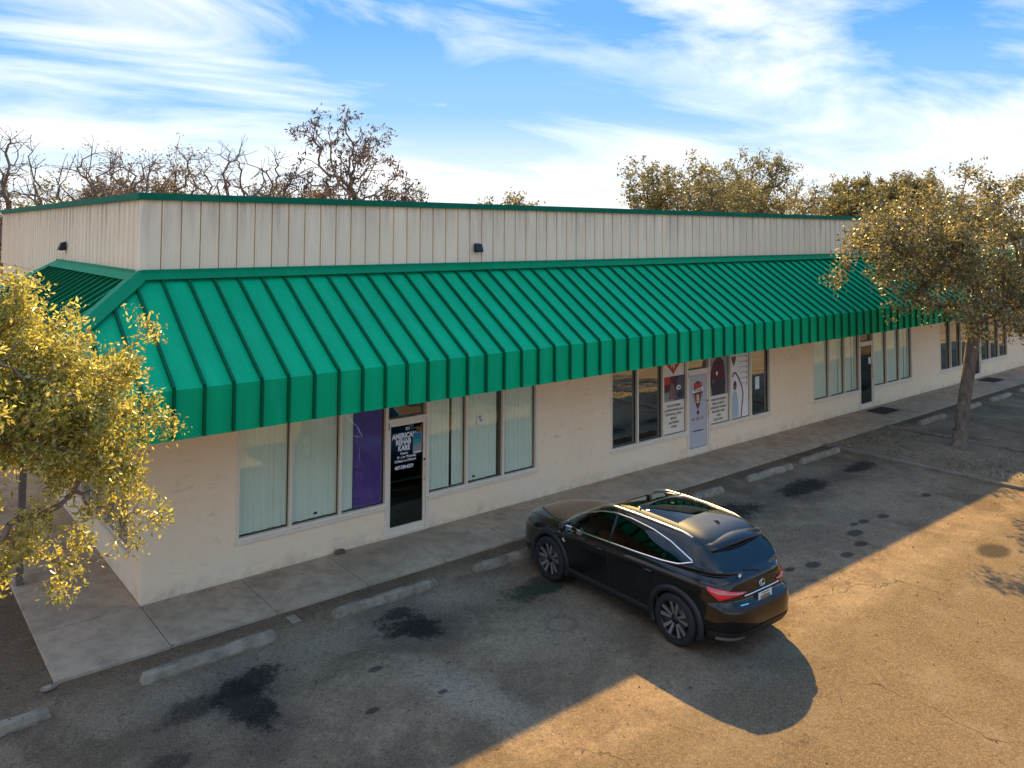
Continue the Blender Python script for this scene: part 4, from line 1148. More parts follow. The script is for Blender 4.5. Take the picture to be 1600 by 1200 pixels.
put_text('CPR', 0.15, 1.82, -0.0035, 0.12, M_WHITE, o, 1.0, 0.004)
flat_poly('photo', R(-hw, hw, 0.80, 1.42), -0.0015, M_SLATEP, o)
for (pts, mt, dy) in ((R(-hw, -0.05, 1.05, 1.42), M_DKRED, 0), (R(-hw, -0.12, 1.22, 1.42), M_RED, 1), ([(-0.12, 1.42), (0.20, 1.42), (0.10, 1.12), (-0.06, 1.10)], M_DKRED, 2), (R(-hw, 0.02, 0.80, 1.02), M_GREYP, 1),
                      ([(-0.20, 0.86), (0.05, 0.84), (0.02, 1.20), (-0.08, 1.26), (-0.16, 1.08)], M_SKINP, 3), (ell(0.20, 1.12, 0.085, 0.06), M_WHITE, 3), (ell(0.21, 1.12, 0.035, 0.03), M_DARKP, 4), (ell(0.25, 0.94, 0.12, 0.09), M_DARKP, 2)):
    flat_poly('photo_patch', pts, -0.003-0.0012*dy, mt, o)
for k, s_ in enumerate(('- CPR, AED TRAINING', 'ALL CERTIFICATION BLS, ACLS', 'FOR HOSPITAL & OFFICE', 'SERVICES', '- AED TRAINING', '- SUPPLIES')):
    put_text(s_, 0, 0.68-0.105*k, -0.002, 0.078, M_TEXTP, o, 0.72, 0.0035)
o, hw, H = poster(3, 'window poster of person in dark red top above brown text, beside crest door')
flat_poly('sheet', R(-hw, hw, 0, H), 0, M_TANP, o)
flat_poly('photo', R(-hw, hw, 0.72, H), -0.0015, M_GREYP, o)
fig = [(-0.26, 0.73), (0.30, 0.73), (0.31, 1.10), (0.28, 1.38), (0.24, 1.60), (0.12, 1.70), (0.08, 1.76), (-0.06, 1.76), (-0.08, 1.70), (-0.22, 1.60), (-0.32, 1.35), (-0.37, 1.10), (-0.30, 0.92)]
flat_poly('figure', fig, -0.0030, M_DARKP, o)
flat_poly('figure_top', [(-0.36, 1.14), (0.30, 1.10), (0.28, 1.38), (0.24, 1.60), (0.12, 1.70), (-0.08, 1.70), (-0.22, 1.60), (-0.32, 1.35)], -0.0042, M_DKRED, o)
flat_poly('figure_arm', [(-0.36, 1.12), (-0.30, 0.95), (-0.20, 1.02), (-0.24, 1.20)], -0.0054, M_DARKP, o)
flat_poly('hood', ell(0.02, 1.87, 0.145, 0.185), -0.0042, M_DKRED, o)
flat_poly('face', ell(0.035, 1.87, 0.085, 0.13), -0.0054, M_SKINP, o)
flat_poly('badge', ell(-0.06, 1.30, 0.035, 0.055), -0.0056, M_WHITE, o)
flat_poly('hand', ell(-0.22, 1.10, 0.04, 0.06), -0.0066, M_SKINP, o)
for k, s_ in enumerate(('- PHLEBOTOMY TRAINING', '- MEDICAL ASSISTANT', 'HOME HEALTH TRAINING', 'ENROLLMENT IS EASY', 'ACCESS', 'JOIN US TODAY')):
    put_text(s_, 0, 0.61-0.105*k, -0.002, 0.078, M_TEXTP, o, 0.72, 0.0035)
o, hw, H = poster(4, 'pale window poster with small crest, curved maroon line and figure in light blue')
flat_poly('sheet', R(-hw, hw, 0, H), 0, M_WHITE, o)
crest = lambda s_, cx, cz: [(cx+s_*p[0], cz+s_*p[1]) for p in ((0, -1), (0.34, -0.45), (0.50, 0.0), (0.52, 0.38), (0.42, 0.45), (0.40, 0.72), (0.15, 0.82), (0.0, 0.92), (-0.15, 0.82), (-0.40, 0.72), (-0.42, 0.45), (-0.52, 0.38), (-0.50, 0.0), (-0.34, -0.45))]
flat_poly('crest', crest(0.22, -0.24, 1.63), -0.0015, M_TEXTP, o)
flat_poly('crest_band', R(-0.33, -0.15, 1.68, 1.72), -0.003, M_WHITE, o)
cur = [(-0.30, 1.12), (-0.25, 1.22), (-0.15, 1.22), (-0.02, 1.08), (0.14, 0.80), (0.18, 0.60), (0.13, 0.30), (0.08, 0.0)]
cb_ = MB()
for p0, p1 in zip(cur, cur[1:]):
    d = Vector((p1[0]-p0[0], 0, p1[1]-p0[1])).normalized(); n_ = Vector((-d.z, 0, d.x))*0.026
    cb_.poly([(p0[0]+n_.x, -0.0015, p0[1]+n_.z), (p0[0]-n_.x, -0.0015, p0[1]-n_.z), (p1[0]-n_.x, -0.0015, p1[1]-n_.z), (p1[0]+n_.x, -0.0015, p1[1]+n_.z)])
cb_.obj('curved_line', M_MAROON, o, fix=False)
flat_poly('figure', [(-0.34, 0.02), (-0.02, 0.02), (-0.05, 0.5), (-0.12, 0.72), (-0.26, 0.74), (-0.33, 0.55)], -0.0015, M_PALEB, o)
flat_poly('figure_hair', ell(-0.19, 0.88, 0.075, 0.13), -0.003, M_DARKP, o)
flat_poly('figure_face', ell(-0.18, 0.84, 0.045, 0.075), -0.0042, M_SKINP, o)
for z_, w_ in ((1.98, 0.32), (1.90, 0.36)): flat_poly('rule', R(-w_, w_, z_, z_+0.012), -0.0015, M_GREYP, o)
for k, s_ in enumerate(('Certified Nursing Assistant', 'Phlebotomy Technician', 'EKG Technician', 'CPR & First Aid', 'Home Health Aide', 'Med Tech')):
    put_text(s_, 0.16, 1.66-0.15*k, -0.0015, 0.052, M_GREYP, o, 0.72, 0.001)
    flat_poly('price_mark', R(0.33, 0.36, 1.60-0.15*k, 1.68-0.15*k), -0.0015, M_DARKP, o)
# crest sheet covering the second door
dx0, dx1 = SF[1][1]
o = empty('door_poster', ((dx0+dx1)/2, 0.018, 0.0)); tag(o, 'pale poster with large maroon shield crest and phone number filling second storefront door', 'poster')
hw = (dx1-dx0)/2-0.005
flat_poly('sheet', R(-hw, hw, 0.18, ZH-0.095), 0, flat('pale_grey_print', (0.52, 0.48, 0.45), 0.6, 0.04, 3), o)
flat_poly('crest', crest(0.40, 0, 1.52), -0.0012, M_MAROON, o)
flat_poly('crest_cap', [(-0.15, 1.80), (0.15, 1.80), (0.17, 1.70), (-0.17, 1.70)], -0.0022, M_RED, o)
flat_poly('crest_band', [(-0.22, 1.57), (0.22, 1.60), (0.22, 1.70), (-0.22, 1.66)], -0.0034, M_WHITE, o)
put_text('EXCLUSIVE', 0, 1.635, -0.005, 0.075, M_MAROON, o, 0.85, 0.003)
put_text('B', 0.0, 1.40, -0.0034, 0.30, M_TANP, o, 0.75, 0.004)
for s_ in (-1, 1): flat_poly('crest_line', [(s_*0.155, 1.54), (s_*0.175, 1.54), (s_*0.10, 1.28), (s_*0.085, 1.28)], -0.0034, M_TANP, o)
flat_poly('drop', ell(0, 1.06, 0.05, 0.06), -0.0012, M_DARKP, o)
put_text('407 - 250 - 4111', 0, 0.90, -0.0012, 0.105, M_MAROON, o, 0.72, 0.003)
put_text('www.bestcaretraining.com', 0, 0.60, -0.0012, 0.058, M_DARKP, o, 0.72, 0.003)
# paper on the last pane of that storefront
a, b = SF[1][0][5]
pp = MB().poly([(a+0.28, 0.070, 1.33), (a+0.48, 0.070, 1.33), (a+0.48, 0.070, 1.68), (a+0.28, 0.070, 1.68)])
tag(pp.obj('paper_notice', M_PAPER, fix=False), 'plain white paper taped to last dark pane of the second storefront', 'notice')
dx0, dx1 = SF[2][1]
pp = MB().poly([(dx1-0.18, 0.020, 1.42), (dx1-0.03, 0.020, 1.42), (dx1-0.03, 0.020, 1.63), (dx1-0.18, 0.020, 1.63)])
tag(pp.obj('paper_notice', M_PAPER, fix=False), 'small white paper on glass door of the third storefront', 'notice')
# ------------------------------------------------------------------ small things outside
def wall_light(loc, rz, label):
    o = empty('wall_light', loc, rz); tag(o, label, 'light', 'wall lights on the upper wall')
    MB().box((-0.10, -0.035, -0.13), (0.10, 0.0, 0.13)).obj('back_plate', M_BLACK, o, bevel=0.01)
    MB().prism([(-0.12, -0.035, 0.12), (-0.12, -0.12, 0.10), (-0.12, -0.20, -0.10), (-0.12, -0.15, -0.13), (-0.12, -0.035, -0.13)], (0.24, 0, 0)).obj('housing', M_BLACK, o, bevel=0.008)
    MB().box((-0.10, -0.15, -0.136), (0.10, -0.05, -0.131)).obj('lens', M_GLASS_DARK, o)
    o.scale = (0.72, 0.72, 0.72)
wall_light((6.80, YU-0.033, 5.37), 0, 'square black wall light high on the front metal wall')
wall_light((XU-0.033, 6.35, 5.36), -math.pi/2, 'black wall light high on the side metal wall above the canopy end')
for gi, lab in ((2, 'dark doormat in front of the third storefront door'), (3, 'dark doormat in front of the far storefront door behind the tree')):
    d0 = GX[gi]+3*WL
    tag(MB().box((d0+0.0, -0.82, 0.006), (d0+WD+0.10, -0.22, 0.022)).obj('doormat', M_MAT, bevel=0.006), lab, 'doormat', 'doormats')
# wheel stops
def stop_mesh(seed):
    r_ = random.Random(seed); b = MB(); L = 1.80; n = 14; prof = [(-0.085, 0), (-0.085, 0.035), (-0.062, 0.105), (-0.035, 0.125), (0.035, 0.125), (0.062, 0.105), (0.085, 0.035), (0.085, 0)]
    vs_ = []
    for k in range(n+1):
        x = L*k/n; e = 1.0 if 0 < k < n else 0.80
        for (y, z) in prof:
            vs_.append((x+(0.03 if k == 0 and z > 0.05 else (-0.03 if k == n and z > 0.05 else 0)), y*e+r_.uniform(-0.006, 0.006), z*(0.92 if e < 1 else 1)+((-0.03 if r_.random() < 0.06 else r_.uniform(-0.010, 0.004)) if z > 0 else 0)))
    P = len(prof)
    b.add(vs_, [(k*P+i, k*P+i+1, (k+1)*P+i+1, (k+1)*P+i) for k in range(n) for i in range(P-1)]+[tuple(range(P)), tuple(range(n*P, n*P+P))[::-1]])
    return b.mesh('wheel_stop', M_STOP)
pin = MB().lathe([(0.0, 0.004), (0.012, 0.004), (0.014, 0.0)], 'z', 8).mesh('anchor_pin', M_STONE)
STOPS_ = [(-3.38, -2.24, 0.4, 'weathered concrete wheel stop cut off by the left edge of the picture'), (-0.56, -2.16, 1.2, 'weathered concrete wheel stop beside the big oil stain, before the building corner'),
          (2.16, -2.08, -1.6, 'weathered concrete wheel stop in front of the lettered glass door'), (4.75, -2.11, -1.0, 'weathered concrete wheel stop under the nose of the black car'),
          (9.84, -2.11, -0.6, 'concrete wheel stop just right of the black car'), (12.67, -2.07, -1.2, 'concrete wheel stop in second bay right of the car'),
          (15.01, -2.05, -0.5, 'concrete wheel stop in the bay beside the planting bed kerb'), (21.52, -2.05, 0, 'pale concrete wheel stop just past the planting bed'),
          (24.33, -2.05, 0.5, 'concrete wheel stop partly hidden behind the oak trunk'), (27.00, -2.05, 0, 'second concrete wheel stop to the right of the oak trunk'), (29.76, -2.05, 0, 'farthest concrete wheel stop, at the right edge of the picture')]
for k, (x, y, rz, lab) in enumerate(STOPS_):
    o = mesh_obj('wheel_stop', stop_mesh(k), None, (x, y, ZA+0.001), (0, 0, math.radians(rz)))
    tag(o, lab, 'wheel stop', 'concrete wheel stops along the sidewalk')
    for px in (0.42, 1.38): mesh_obj('anchor_pin', pin, o, (px, 0, 0.124))
# worn paint dab, stone, broken kerb bit
tag(MB().box((1.60, -1.90, ZA+0.001), (1.74, -1.64, ZA+0.005)).obj('paint_mark', M_PAINT), kind='structure')
def stone(loc, r, label, mat_, name='stone'):
    b = MB(); n = 8; vs_ = []
    for i in range(5):
        for j in range(n):
            ph = math.pi*(i+0.5)/5; q = r*rnd.uniform(0.8, 1.1)
            vs_.append((q*1.8*math.sin(ph)*math.cos(2*math.pi*j/n), q*math.sin(ph)*math.sin(2*math.pi*j/n), q*0.6*math.cos(ph)+r*0.5))
    b.add(vs_, [(i*n+j, i*n+(j+1) % n, (i+1)*n+(j+1) % n, (i+1)*n+j) for i in range(4) for j in range(n)]+[tuple(range(n)), tuple(range(4*n, 5*n))])
    tag(b.obj(name, mat_, loc=loc), label, 'stone')
stone((3.30, -0.09, 0.0), 0.07, 'small brown lump of rubble at the wall foot left of the lettered door', M_STONE)
stone((-1.50, -1.60, ZA), 0.06, 'broken white piece of concrete at the sidewalk corner', M_PAINT, 'concrete_chip')
# ------------------------------------------------------------------ trees
def leaf_mat(name, c1, c2, c3, trans=0.45, gloss=0.35, spec=0.5):
    t = NT(name)
    geo = t.node('ShaderNodeNewGeometry'); rp_ = geo.outputs['Random Per Island']
    r = t.node('ShaderNodeValToRGB'); r.color_ramp.elements[0].color = (*c1, 1); r.color_ramp.elements[1].color = (*c3, 1)
    e = r.color_ramp.elements.new(0.45); e.color = (*c2, 1); t.l.new(rp_, r.inputs[0])
    clump = t.noise(1.1, 3)
    col = t.mix(t.ramp(clump, 0.35, 0.65, 0, 0.35), r.outputs[0], c1)
    t.l.new(col, t.bsdf.inputs['Base Color']); t.set(Roughness=gloss, Specular_IOR_Level=spec)
    tl = t.node('ShaderNodeBsdfTranslucent'); t.l.new(col, tl.inputs[0])
    mx = t.node('ShaderNodeMixShader'); mx.inputs[0].default_value = trans
    t.l.new(t.bsdf.outputs[0], mx.inputs[1]); t.l.new(tl.outputs[0], mx.inputs[2]); t.l.new(mx.outputs[0], t.out.inputs[0])
    return t.m
M_LEAF_A = leaf_mat('oak_leaves', (0.22, 0.23, 0.04), (0.55, 0.50, 0.09), (0.92, 0.76, 0.28), 0.55, 0.22, 0.8)
M_LEAF_B = leaf_mat('dusty_oak_leaves', (0.085, 0.085, 0.028), (0.23, 0.20, 0.065), (0.56, 0.43, 0.20), 0.45, 0.33, 0.7)
M_LEAF_C = leaf_mat('autumn_oak_leaves', (0.10, 0.10, 0.040), (0.22, 0.20, 0.08), (0.36, 0.30, 0.12), 0.45, 0.5)
M_LEAF_D = leaf_mat('dead_brown_leaves', (0.045, 0.032, 0.026), (0.09, 0.064, 0.047), (0.17, 0.12, 0.08), 0.25, 0.6)
M_LEAF_E = leaf_mat('rust_brown_vines', (0.10, 0.074, 0.05), (0.18, 0.135, 0.085), (0.28, 0.21, 0.12), 0.40, 0.6)
def bark(name, a, b):
    t = NT(name)
    n = t.noise(9, 6, 0.7, stretch=(1, 1, 0.25)); c = t.mix(t.ramp(n, 0.35, 0.65), a, b)
    c = t.mix(t.ramp(t.noise(4, 4), 0.6, 0.75, 0, 0.6), c, (0.30, 0.27, 0.22))
    t.col(c); t.set(Roughness=0.9); t.bump(n, 0.9, 0.03); return t.m
M_BARK = bark('oak_bark', (0.085, 0.062, 0.045), (0.20, 0.155, 0.11))
M_TWIG = bark('pale_twig_bark', (0.15, 0.11, 0.08), (0.30, 0.23, 0.17))
M_BARKD = bark('hazed_bare_bark', (0.085, 0.068, 0.058), (0.17, 0.14, 0.115))  # bark lightened, distance haze put into its colour

def grow(base, trunk_pts, targets, step=0.3, bend=0.25, seed=1, up=0.15, k_path=0.35):
    """nodes, parents: each target reached from the cheapest existing node by a wandering path"""
    r_ = np.random.default_rng(seed)
    P = [np.array(trunk_pts[0], float)]; par = [-1]; dist = [0.0]
    for a, b in zip(trunk_pts, trunk_pts[1:]):
        a = np.array(a, float); b = np.array(b, float); n = max(1, int(np.linalg.norm(b-a)/step))
        for k in range(1, n+1):
            P.append(a+(b-a)*k/n); par.append(len(P)-2); dist.append(dist[-1]+np.linalg.norm(b-a)/n)
    t0 = len(P)//3
    tips = []
    T = np.array(targets); top = P[-1]
    order = np.argsort(np.linalg.norm(T-np.array(trunk_pts[-1]), axis=1))
    for ti in order:
        t = T[ti]; A = np.array(P[t0:]); D = np.array(dist[t0:])
        c = np.linalg.norm(A-t, axis=1)+k_path*D
        i = int(np.argmin(c))+t0; p = P[i].copy(); last = i
        L = np.linalg.norm(t-p)
        if L < 1e-3: continue
        n = max(2, int(L/step)); side = r_.normal(size=3)*bend*L*0.25
        for k in range(1, n+1):
            f = k/n; q = P[i]+(t-P[i])*f+side*math.sin(math.pi*f)+np.array([0, 0, up*L*math.sin(math.pi*f)])+r_.normal(size=3)*0.03*step*(1 if k < n else 0)
            P.append(q); par.append(last); dist.append(dist[last]+L/n); last = len(P)-1
        tips.append(last)
    return np.array(P), np.array(par), tips
def limb_mesh(name, P, par, tip_r, base_r, mat_, flare=1.0, expo=2.3, nside=6):
    N = len(P); w = np.zeros(N); hasch = np.zeros(N, bool)
    for i in range(1, N): hasch[par[i]] = True
    w[~hasch] = 1.0
    for i in range(N-1, 0, -1): w[par[i]] += w[i]
    r = tip_r*w**(1/expo); r = r*(base_r/r[0])**(np.log(np.maximum(w, 1))/np.log(w[0])) if w[0] > 1 else r
    b = MB()
    for i in range(1, N):
        p, q = Vector(P[par[i]]), Vector(P[i]); d = (q-p)
        if d.length < 1e-6: continue
        ns = nside if r[i] > 0.03 else 4 if r[i] > 0.012 else 3
        b.tube([p-d*0.04, q], [min(r[par[i]], r[i]*1.35), r[i]], ns, cap=False)
    return b, r
def leaf_cloud(pts_dirs, n_per, spread, size, aspect, seed, droop=0.0, jitter=0.55):
    """many small folded leaves round twig points, as arrays"""
    r_ = np.random.default_rng(seed)
    C0 = np.repeat(np.array(pts_dirs), n_per, axis=0); n = len(C0)
    off = r_.normal(size=(n, 3)); off /= np.linalg.norm(off, axis=1, keepdims=True)+1e-9; off *= (r_.random((n, 1))**0.5)*spread
    ctr = C0+off
    d = off/(np.linalg.norm(off, axis=1, keepdims=True)+1e-9)*0.6+r_.normal(size=(n, 3))*0.7; d[:, 2] -= droop; d /= np.linalg.norm(d, axis=1, keepdims=True)
    u = np.cross(d, r_.normal(size=(n, 3))); u /= np.linalg.norm(u, axis=1, keepdims=True)+1e-9
    nr = np.cross(d, u); s = size*(1+jitter*r_.uniform(-1, 1, (n, 1))); w = s*aspect
    a = ctr-d*s*0.5; c = ctr+d*s*0.5; b1 = ctr+u*w*0.5+nr*w*0.25-d*s*0.03; b2 = ctr-u*w*0.5+nr*w*0.25-d*s*0.03
    V_ = np.stack([a, b1, c, b2], 1).reshape(-1, 3)
    F_ = np.arange(n*4).reshape(-1, 4)
    tri = np.concatenate([F_[:, [0, 1, 2]], F_[:, [0, 2, 3]]], 1).reshape(-1, 3)
    return V_, tri
def arr_mesh(name, V_, F_, mat_):
    me = bpy.data.meshes.new(name); me.vertices.add(len(V_)); me.vertices.foreach_set('co', V_.astype(np.float32).ravel())
    me.loops.add(F_.size); me.loops.foreach_set('vertex_index', F_.astype(np.int32).ravel())
    me.polygons.add(len(F_)); me.polygons.foreach_set('loop_start', np.arange(0, F_.size, 3, dtype=np.int32))
    try: me.polygons.foreach_set('loop_total', np.full(len(F_), 3, np.int32))
    except Exception: pass
    me.update(calc_edges=True); me.validate(); me.materials.append(mat_)
    return me
def lumps(spec, n, seed, shell=0.0):
    """points inside a set of ellipsoids (cx,cy,cz,rx,ry,rz,weight)"""
    r_ = np.random.default_rng(seed); w = np.array([s[6] for s in spec], float); w /= w.sum(); out = []
    for s, k in zip(spec, r_.multinomial(n, w)):
        v = r_.normal(size=(k, 3)); v /= np.linalg.norm(v, axis=1, keepdims=True); rad = (shell+(1-shell)*r_.random((k, 1)))**0.5 if shell else r_.random((k, 1))**0.45
        out.append(np.array(s[:3])+v*rad*np.array(s[3:6]))
    return np.concatenate(out)
def tree(name, label, group, trunk_pts, spec, n_t, leaf, seed, base_r, tip_r=0.006, n_leaf=40, spread=0.22, size=0.06, aspect=0.42, barkm=None, step=0.3, bend=0.3, up=0.12, droop=0.0, extra=None, twigs=3, twig_len=0.35, shell=0.0, inner=0.5, flare=None):
    base = trunk_pts[0]; o = empty(name, base); tag(o, label, 'tree', group)
    L = [tuple(np.array(p)-np.array(base)) for p in trunk_pts]
    spec = [(s[0]-base[0], s[1]-base[1], s[2]-base[2])+tuple(s[3:]) for s in spec]
    T = lumps(spec, n_t, seed, shell)
    if extra is not None: T = np.concatenate([T, np.array(extra)-np.array(base)])
    P, par, tips = grow((0, 0, 0), L, T, step, bend, seed, up)
    # twigs
    r_ = np.random.default_rng(seed+5); Pl = list(P); pl_ = list(par); tw = []
    for t in tips:
        d0 = P[t]-P[par[t]]; d0 /= np.linalg.norm(d0)+1e-9
        for _ in range(twigs):
            d = d0+r_.normal(size=3)*0.8; d[2] -= droop*0.6; d /= np.linalg.norm(d)
            a = P[t]; q = a+d*twig_len*r_.uniform(0.5, 1.2); mid = (a+q)/2+r_.normal(size=3)*0.04
            Pl.append(mid); pl_.append(t); Pl.append(q); pl_.append(len(Pl)-2); tw += [mid, q]
    P2, par2 = np.array(Pl), np.array(pl_)
    b, r = limb_mesh('trunk', P2, par2, tip_r, base_r, barkm)
    if flare:
        b.lathe([(base_r*flare, -0.1), (base_r*flare*0.85, 0.05), (base_r*1.12, 0.25), (base_r*1.0, 0.55)], 'z', 12)
    b.obj('trunk', barkm or M_BARK, o, smooth=True, fix=False)
    if leaf is not None and n_leaf > 0:
        seeds = np.array(tw) if tw else P2[tips]
        V_, F_ = leaf_cloud(seeds, n_leaf, spread, size, aspect, seed+9, droop)
        mesh_obj('crown', arr_mesh('crown', V_, F_, leaf), o)
    return o

# the oak in the planting bed
OAK = [(20.2, -4.1, 5.3, 3.6, 3.6, 1.5, 5), (16.8, -3.7, 5.1, 1.8, 1.8, 1.1, 2.0), (18.0, -4.3, 6.0, 2.0, 2.0, 0.8, 1.8), (23.4, -4.2, 5.3, 2.6, 3.0, 1.6, 2.5), (20.6, -4.6, 6.7, 2.0, 2.0, 0.6, 1.5), (18.3, -5.2, 4.2, 2.2, 1.8, 0.9, 2), (22.0, -5.0, 3.9, 2.6, 2.0, 0.9, 2)]
tree('oak_tree', 'leafy oak with leaning grey trunk standing in the planting bed', None,
     [(19.36, -4.08, -0.02), (19.52, -4.10, 1.0), (19.95, -4.15, 2.3), (20.25, -4.15, 3.1), (20.3, -4.2, 4.2)], OAK, 340, M_LEAF_B, 21, 0.175, 0.006, 17, 0.24, 0.090, 0.5, M_BARK, 0.35, 0.3, 0.10,
     extra=[(20.0, -4.3, 7.4), (19.8, -4.2, 7.2), (18.2, -5.0, 3.2), (22.6, -4.6, 2.9)], twigs=4, twig_len=0.45, flare=1.6)
# the tree at the left edge of the picture
LEFT = [(-2.55, -4.5, 4.15, 0.95, 0.9, 0.70, 6), (-1.85, -4.5, 4.05, 0.50, 0.7, 0.62, 4), (-2.6, -4.5, 4.80, 0.55, 0.6, 0.32, 1.6), (-3.5, -4.7, 4.5, 1.2, 1.1, 1.0, 3), (-3.9, -4.7, 2.9, 1.1, 0.9, 0.6, 1.0), (-1.75, -4.5, 3.45, 0.45, 0.6, 0.25, 1.0), (-2.5, -4.6, 2.95, 0.55, 0.5, 0.28, 0.7)]
tree('small_oak', 'sunlit glossy-leaved oak crown reaching in from the left edge over the canopy corner', None,
     [(-4.9, -5.0, ZA), (-4.9, -4.95, 1.2), (-4.6, -4.85, 2.5), (-4.1, -4.75, 3.6)], LEFT, 340, M_LEAF_A, 33, 0.10, 0.003, 21, 0.13, 0.050, 0.42, M_TWIG, 0.16, 0.35, 0.02,
     extra=[(-1.22, -4.5, 4.70), (-1.10, -4.5, 3.78), (-1.22, -4.45, 3.9), (-1.15, -4.5, 2.78), (-1.32, -4.5, 2.88), (-1.42, -4.5, 2.70), (-1.55, -4.5, 2.98), (-1.95, -4.5, 2.38), (-1.98, -4.5, 2.55), (-1.85, -4.5, 2.66), (-2.15, -4.5, 2.70), (-2.48, -4.5, 2.55), (-2.40, -4.5, 5.15), (-1.45, -4.5, 4.25), (-1.35, -4.5, 3.65), (-1.75, -4.5, 3.05), (-1.45, -4.5, 3.25)],
     twigs=4, twig_len=0.20, droop=0.15)
# trees behind the building
BG = 'bare and brown trees behind the roof'
def bare(name, label, x, y, h, seed, spread=2.0, n=70, leaf=None, n_leaf=0, lean=0.0, size=0.10, base=0.16, twigs=4, tl=0.7, grp=BG, low=0.45, spr=0.35, droop=0.2, asp=0.4):
    spec = [(x+lean, y, h*0.80, spread, spread, h*0.20, 3), (x+lean*0.6-spread*0.4, y, h*0.62, spread*0.9, spread, h*0.14, 1.5), (x+lean*1.2+spread*0.5, y, h*0.66, spread*0.8, spread, h*0.15, 1.5)]
    return tree(name, label, grp, [(x, y, -0.15), (x+lean*0.25, y, h*low*0.6), (x+lean*0.5, y, h*low)], spec, n, leaf, seed, base, 0.012, n_leaf, spr, size, asp, M_BARKD, 0.5, 0.55, 0.10, droop, None, twigs, tl)
bare('bare_tree', 'bare twisted tree at far left behind the roof', 1.6, 24, 9.4, 41, 1.4, 60, M_LEAF_D, 1)
bare('bare_tree', 'bare tree arching left above the roof, second from the left', 4.6, 25, 9.6, 42, 2.2, 80, M_LEAF_D, 1, -0.4)
bare('vine_tree', 'tall thin tree wrapped in rusty vines above the roof corner', 6.4, 27, 10.6, 43, 1.2, 60, M_LEAF_E, 2, 0, 0.14)
bare('vine_tree', 'broad vine-hung brown tree just right of the roof corner', 9.0, 28, 10.0, 44, 1.5, 75, M_LEAF_E, 4, 0.2, 0.15, spr=0.4)
bare('bare_tree', 'thin bare tree with upright forked branches above the roof', 11.4, 27, 10.7, 45, 1.6, 60, None, 0, 0.1)
bare('bare_tree', 'dark bare tree with contorted open branches left of the tall leafy one', 13.2, 26, 9.9, 46, 1.9, 70, M_LEAF_D, 1, 0.3)
bare('tall_tree', 'tallest tree with hanging dark dead leaves above the roof', 17.5, 26, 12.3, 47, 3.5, 120, M_LEAF_D, 4, -0.5, 0.24, 0.20, 3, 0.5, BG, 0.42, 0.32, 0.9, 0.30)
bare('leaf_hung_tree', 'low brown-leaved tree right of the tallest one at the roof edge', 20.6, 26.5, 9.0, 48, 1.2, 50, M_LEAF_D, 9, 0.5, 0.20, 0.12, 3, 0.5, BG, 0.5, 0.4, 0.8)
def bushy(name, label, x, y, h, rx, seed, leaf, n=150, n_leaf=18, size=0.20, grp='leafy trees behind the building', dens=1.0):
    rr_ = random.Random(seed); spec = [(x, y, h*0.72, rx*0.75, rx*0.75, h*0.22, 3)]
    for k in range(6):
        a = rr_.uniform(0, 6.28); q = rr_.uniform(0.4, 0.85)*rx
        spec.append((x+q*math.cos(a), y+q*math.sin(a), h*rr_.uniform(0.50, 0.86), rx*rr_.uniform(.28, .5), rx*rr_.uniform(.28, .5), h*rr_.uniform(.09, .15), 1.2))
    return tree(name, label, grp, [(x, y, -0.15), (x+0.1, y, h*0.25), (x, y, h*0.45)], spec, n, leaf, seed, 0.30, 0.012, n_leaf, 0.38, size, 0.5, M_BARKD, 0.6, 0.4, 0.12, 0.0, None, 4, 0.9)
bushy('oak_tree', 'broad olive-brown oak rising above the roof right of centre', 39.2, 21, 11.2, 4.8, 61, M_LEAF_C, 190, 8)
bushy('oak_tree', 'rounded olive-brown oak crown right beside the broad one above the roof', 47.5, 22, 12.0, 4.4, 62, M_LEAF_C, 170, 8)
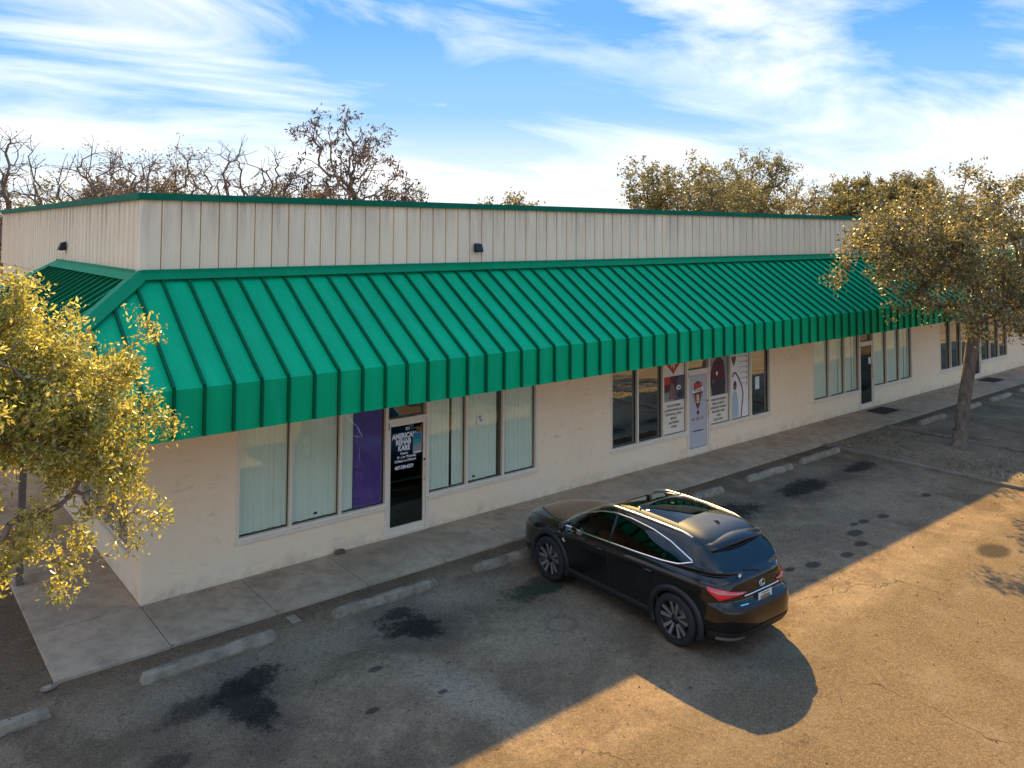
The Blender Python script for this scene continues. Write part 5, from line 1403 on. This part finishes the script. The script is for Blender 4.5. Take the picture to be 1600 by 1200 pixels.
bushy('oak_tree', 'low yellow-brown crown at roof line between the background oaks', 54.5, 23, 10.2, 5.0, 63, M_LEAF_C, 160, 9)
bushy('oak_tree', 'tall brown crown behind the planting-bed oak', 64.0, 20, 11.4, 5.0, 64, M_LEAF_C, 240, 18, 0.24)
bushy('oak_tree', 'far brown crown at right edge behind the planting-bed oak', 78.0, 22, 10.6, 6.0, 65, M_LEAF_C, 240, 18, 0.26)
bushy('round_tree', 'small yellowish treetop just peeking over the middle of the roof', 26.4, 23, 7.9, 1.6, 66, M_LEAF_C, 70, 16, 0.16)
bushy('scrub_tree', 'rusty brown scrub along the roof left of the tallest tree', 15.4, 29, 8.5, 2.6, 67, M_LEAF_E, 120, 8, 0.16, 'brown scrub behind the roof')
bushy('scrub_tree', 'rusty brown scrub behind the bare trees at the roof corner', 8.2, 31, 8.9, 3.4, 68, M_LEAF_E, 150, 6, 0.16, 'brown scrub behind the roof')
bushy('scrub_tree', 'olive-brown scrub at far left behind the roof', 3.0, 30, 8.2, 3.2, 69, M_LEAF_C, 140, 8, 0.16, 'brown scrub behind the roof')
# leaf litter
M_LITTER = leaf_mat('tan_leaf_litter', (0.10, 0.07, 0.04), (0.24, 0.17, 0.09), (0.42, 0.31, 0.18), 0.1, 0.7, 0.2)
r_ = np.random.default_rng(77)
n = 1500; pts = np.stack([r_.uniform(17.2, 20.4, n), r_.uniform(-7.4, -1.7, n), np.full(n, 0.055)], 1)
V_, F_ = leaf_cloud(pts, 1, 0.02, 0.06, 0.5, 5)
tag(mesh_obj('leaf_litter', arr_mesh('leaf_litter', V_, F_, M_LITTER)), 'fallen brown leaves covering the planting bed', 'leaves', kind='stuff')
n = 900; pts = np.stack([r_.uniform(-2, 22, n), r_.uniform(-11, -1.6, n), np.full(n, ZA+0.012)], 1)
V_, F_ = leaf_cloud(pts, 1, 0.005, 0.035, 0.5, 6)
tag(mesh_obj('leaf_litter', arr_mesh('leaf_litter_lot', V_, F_, M_LEAF_E)), 'scattered dry leaf bits over the asphalt', 'leaves', kind='stuff')
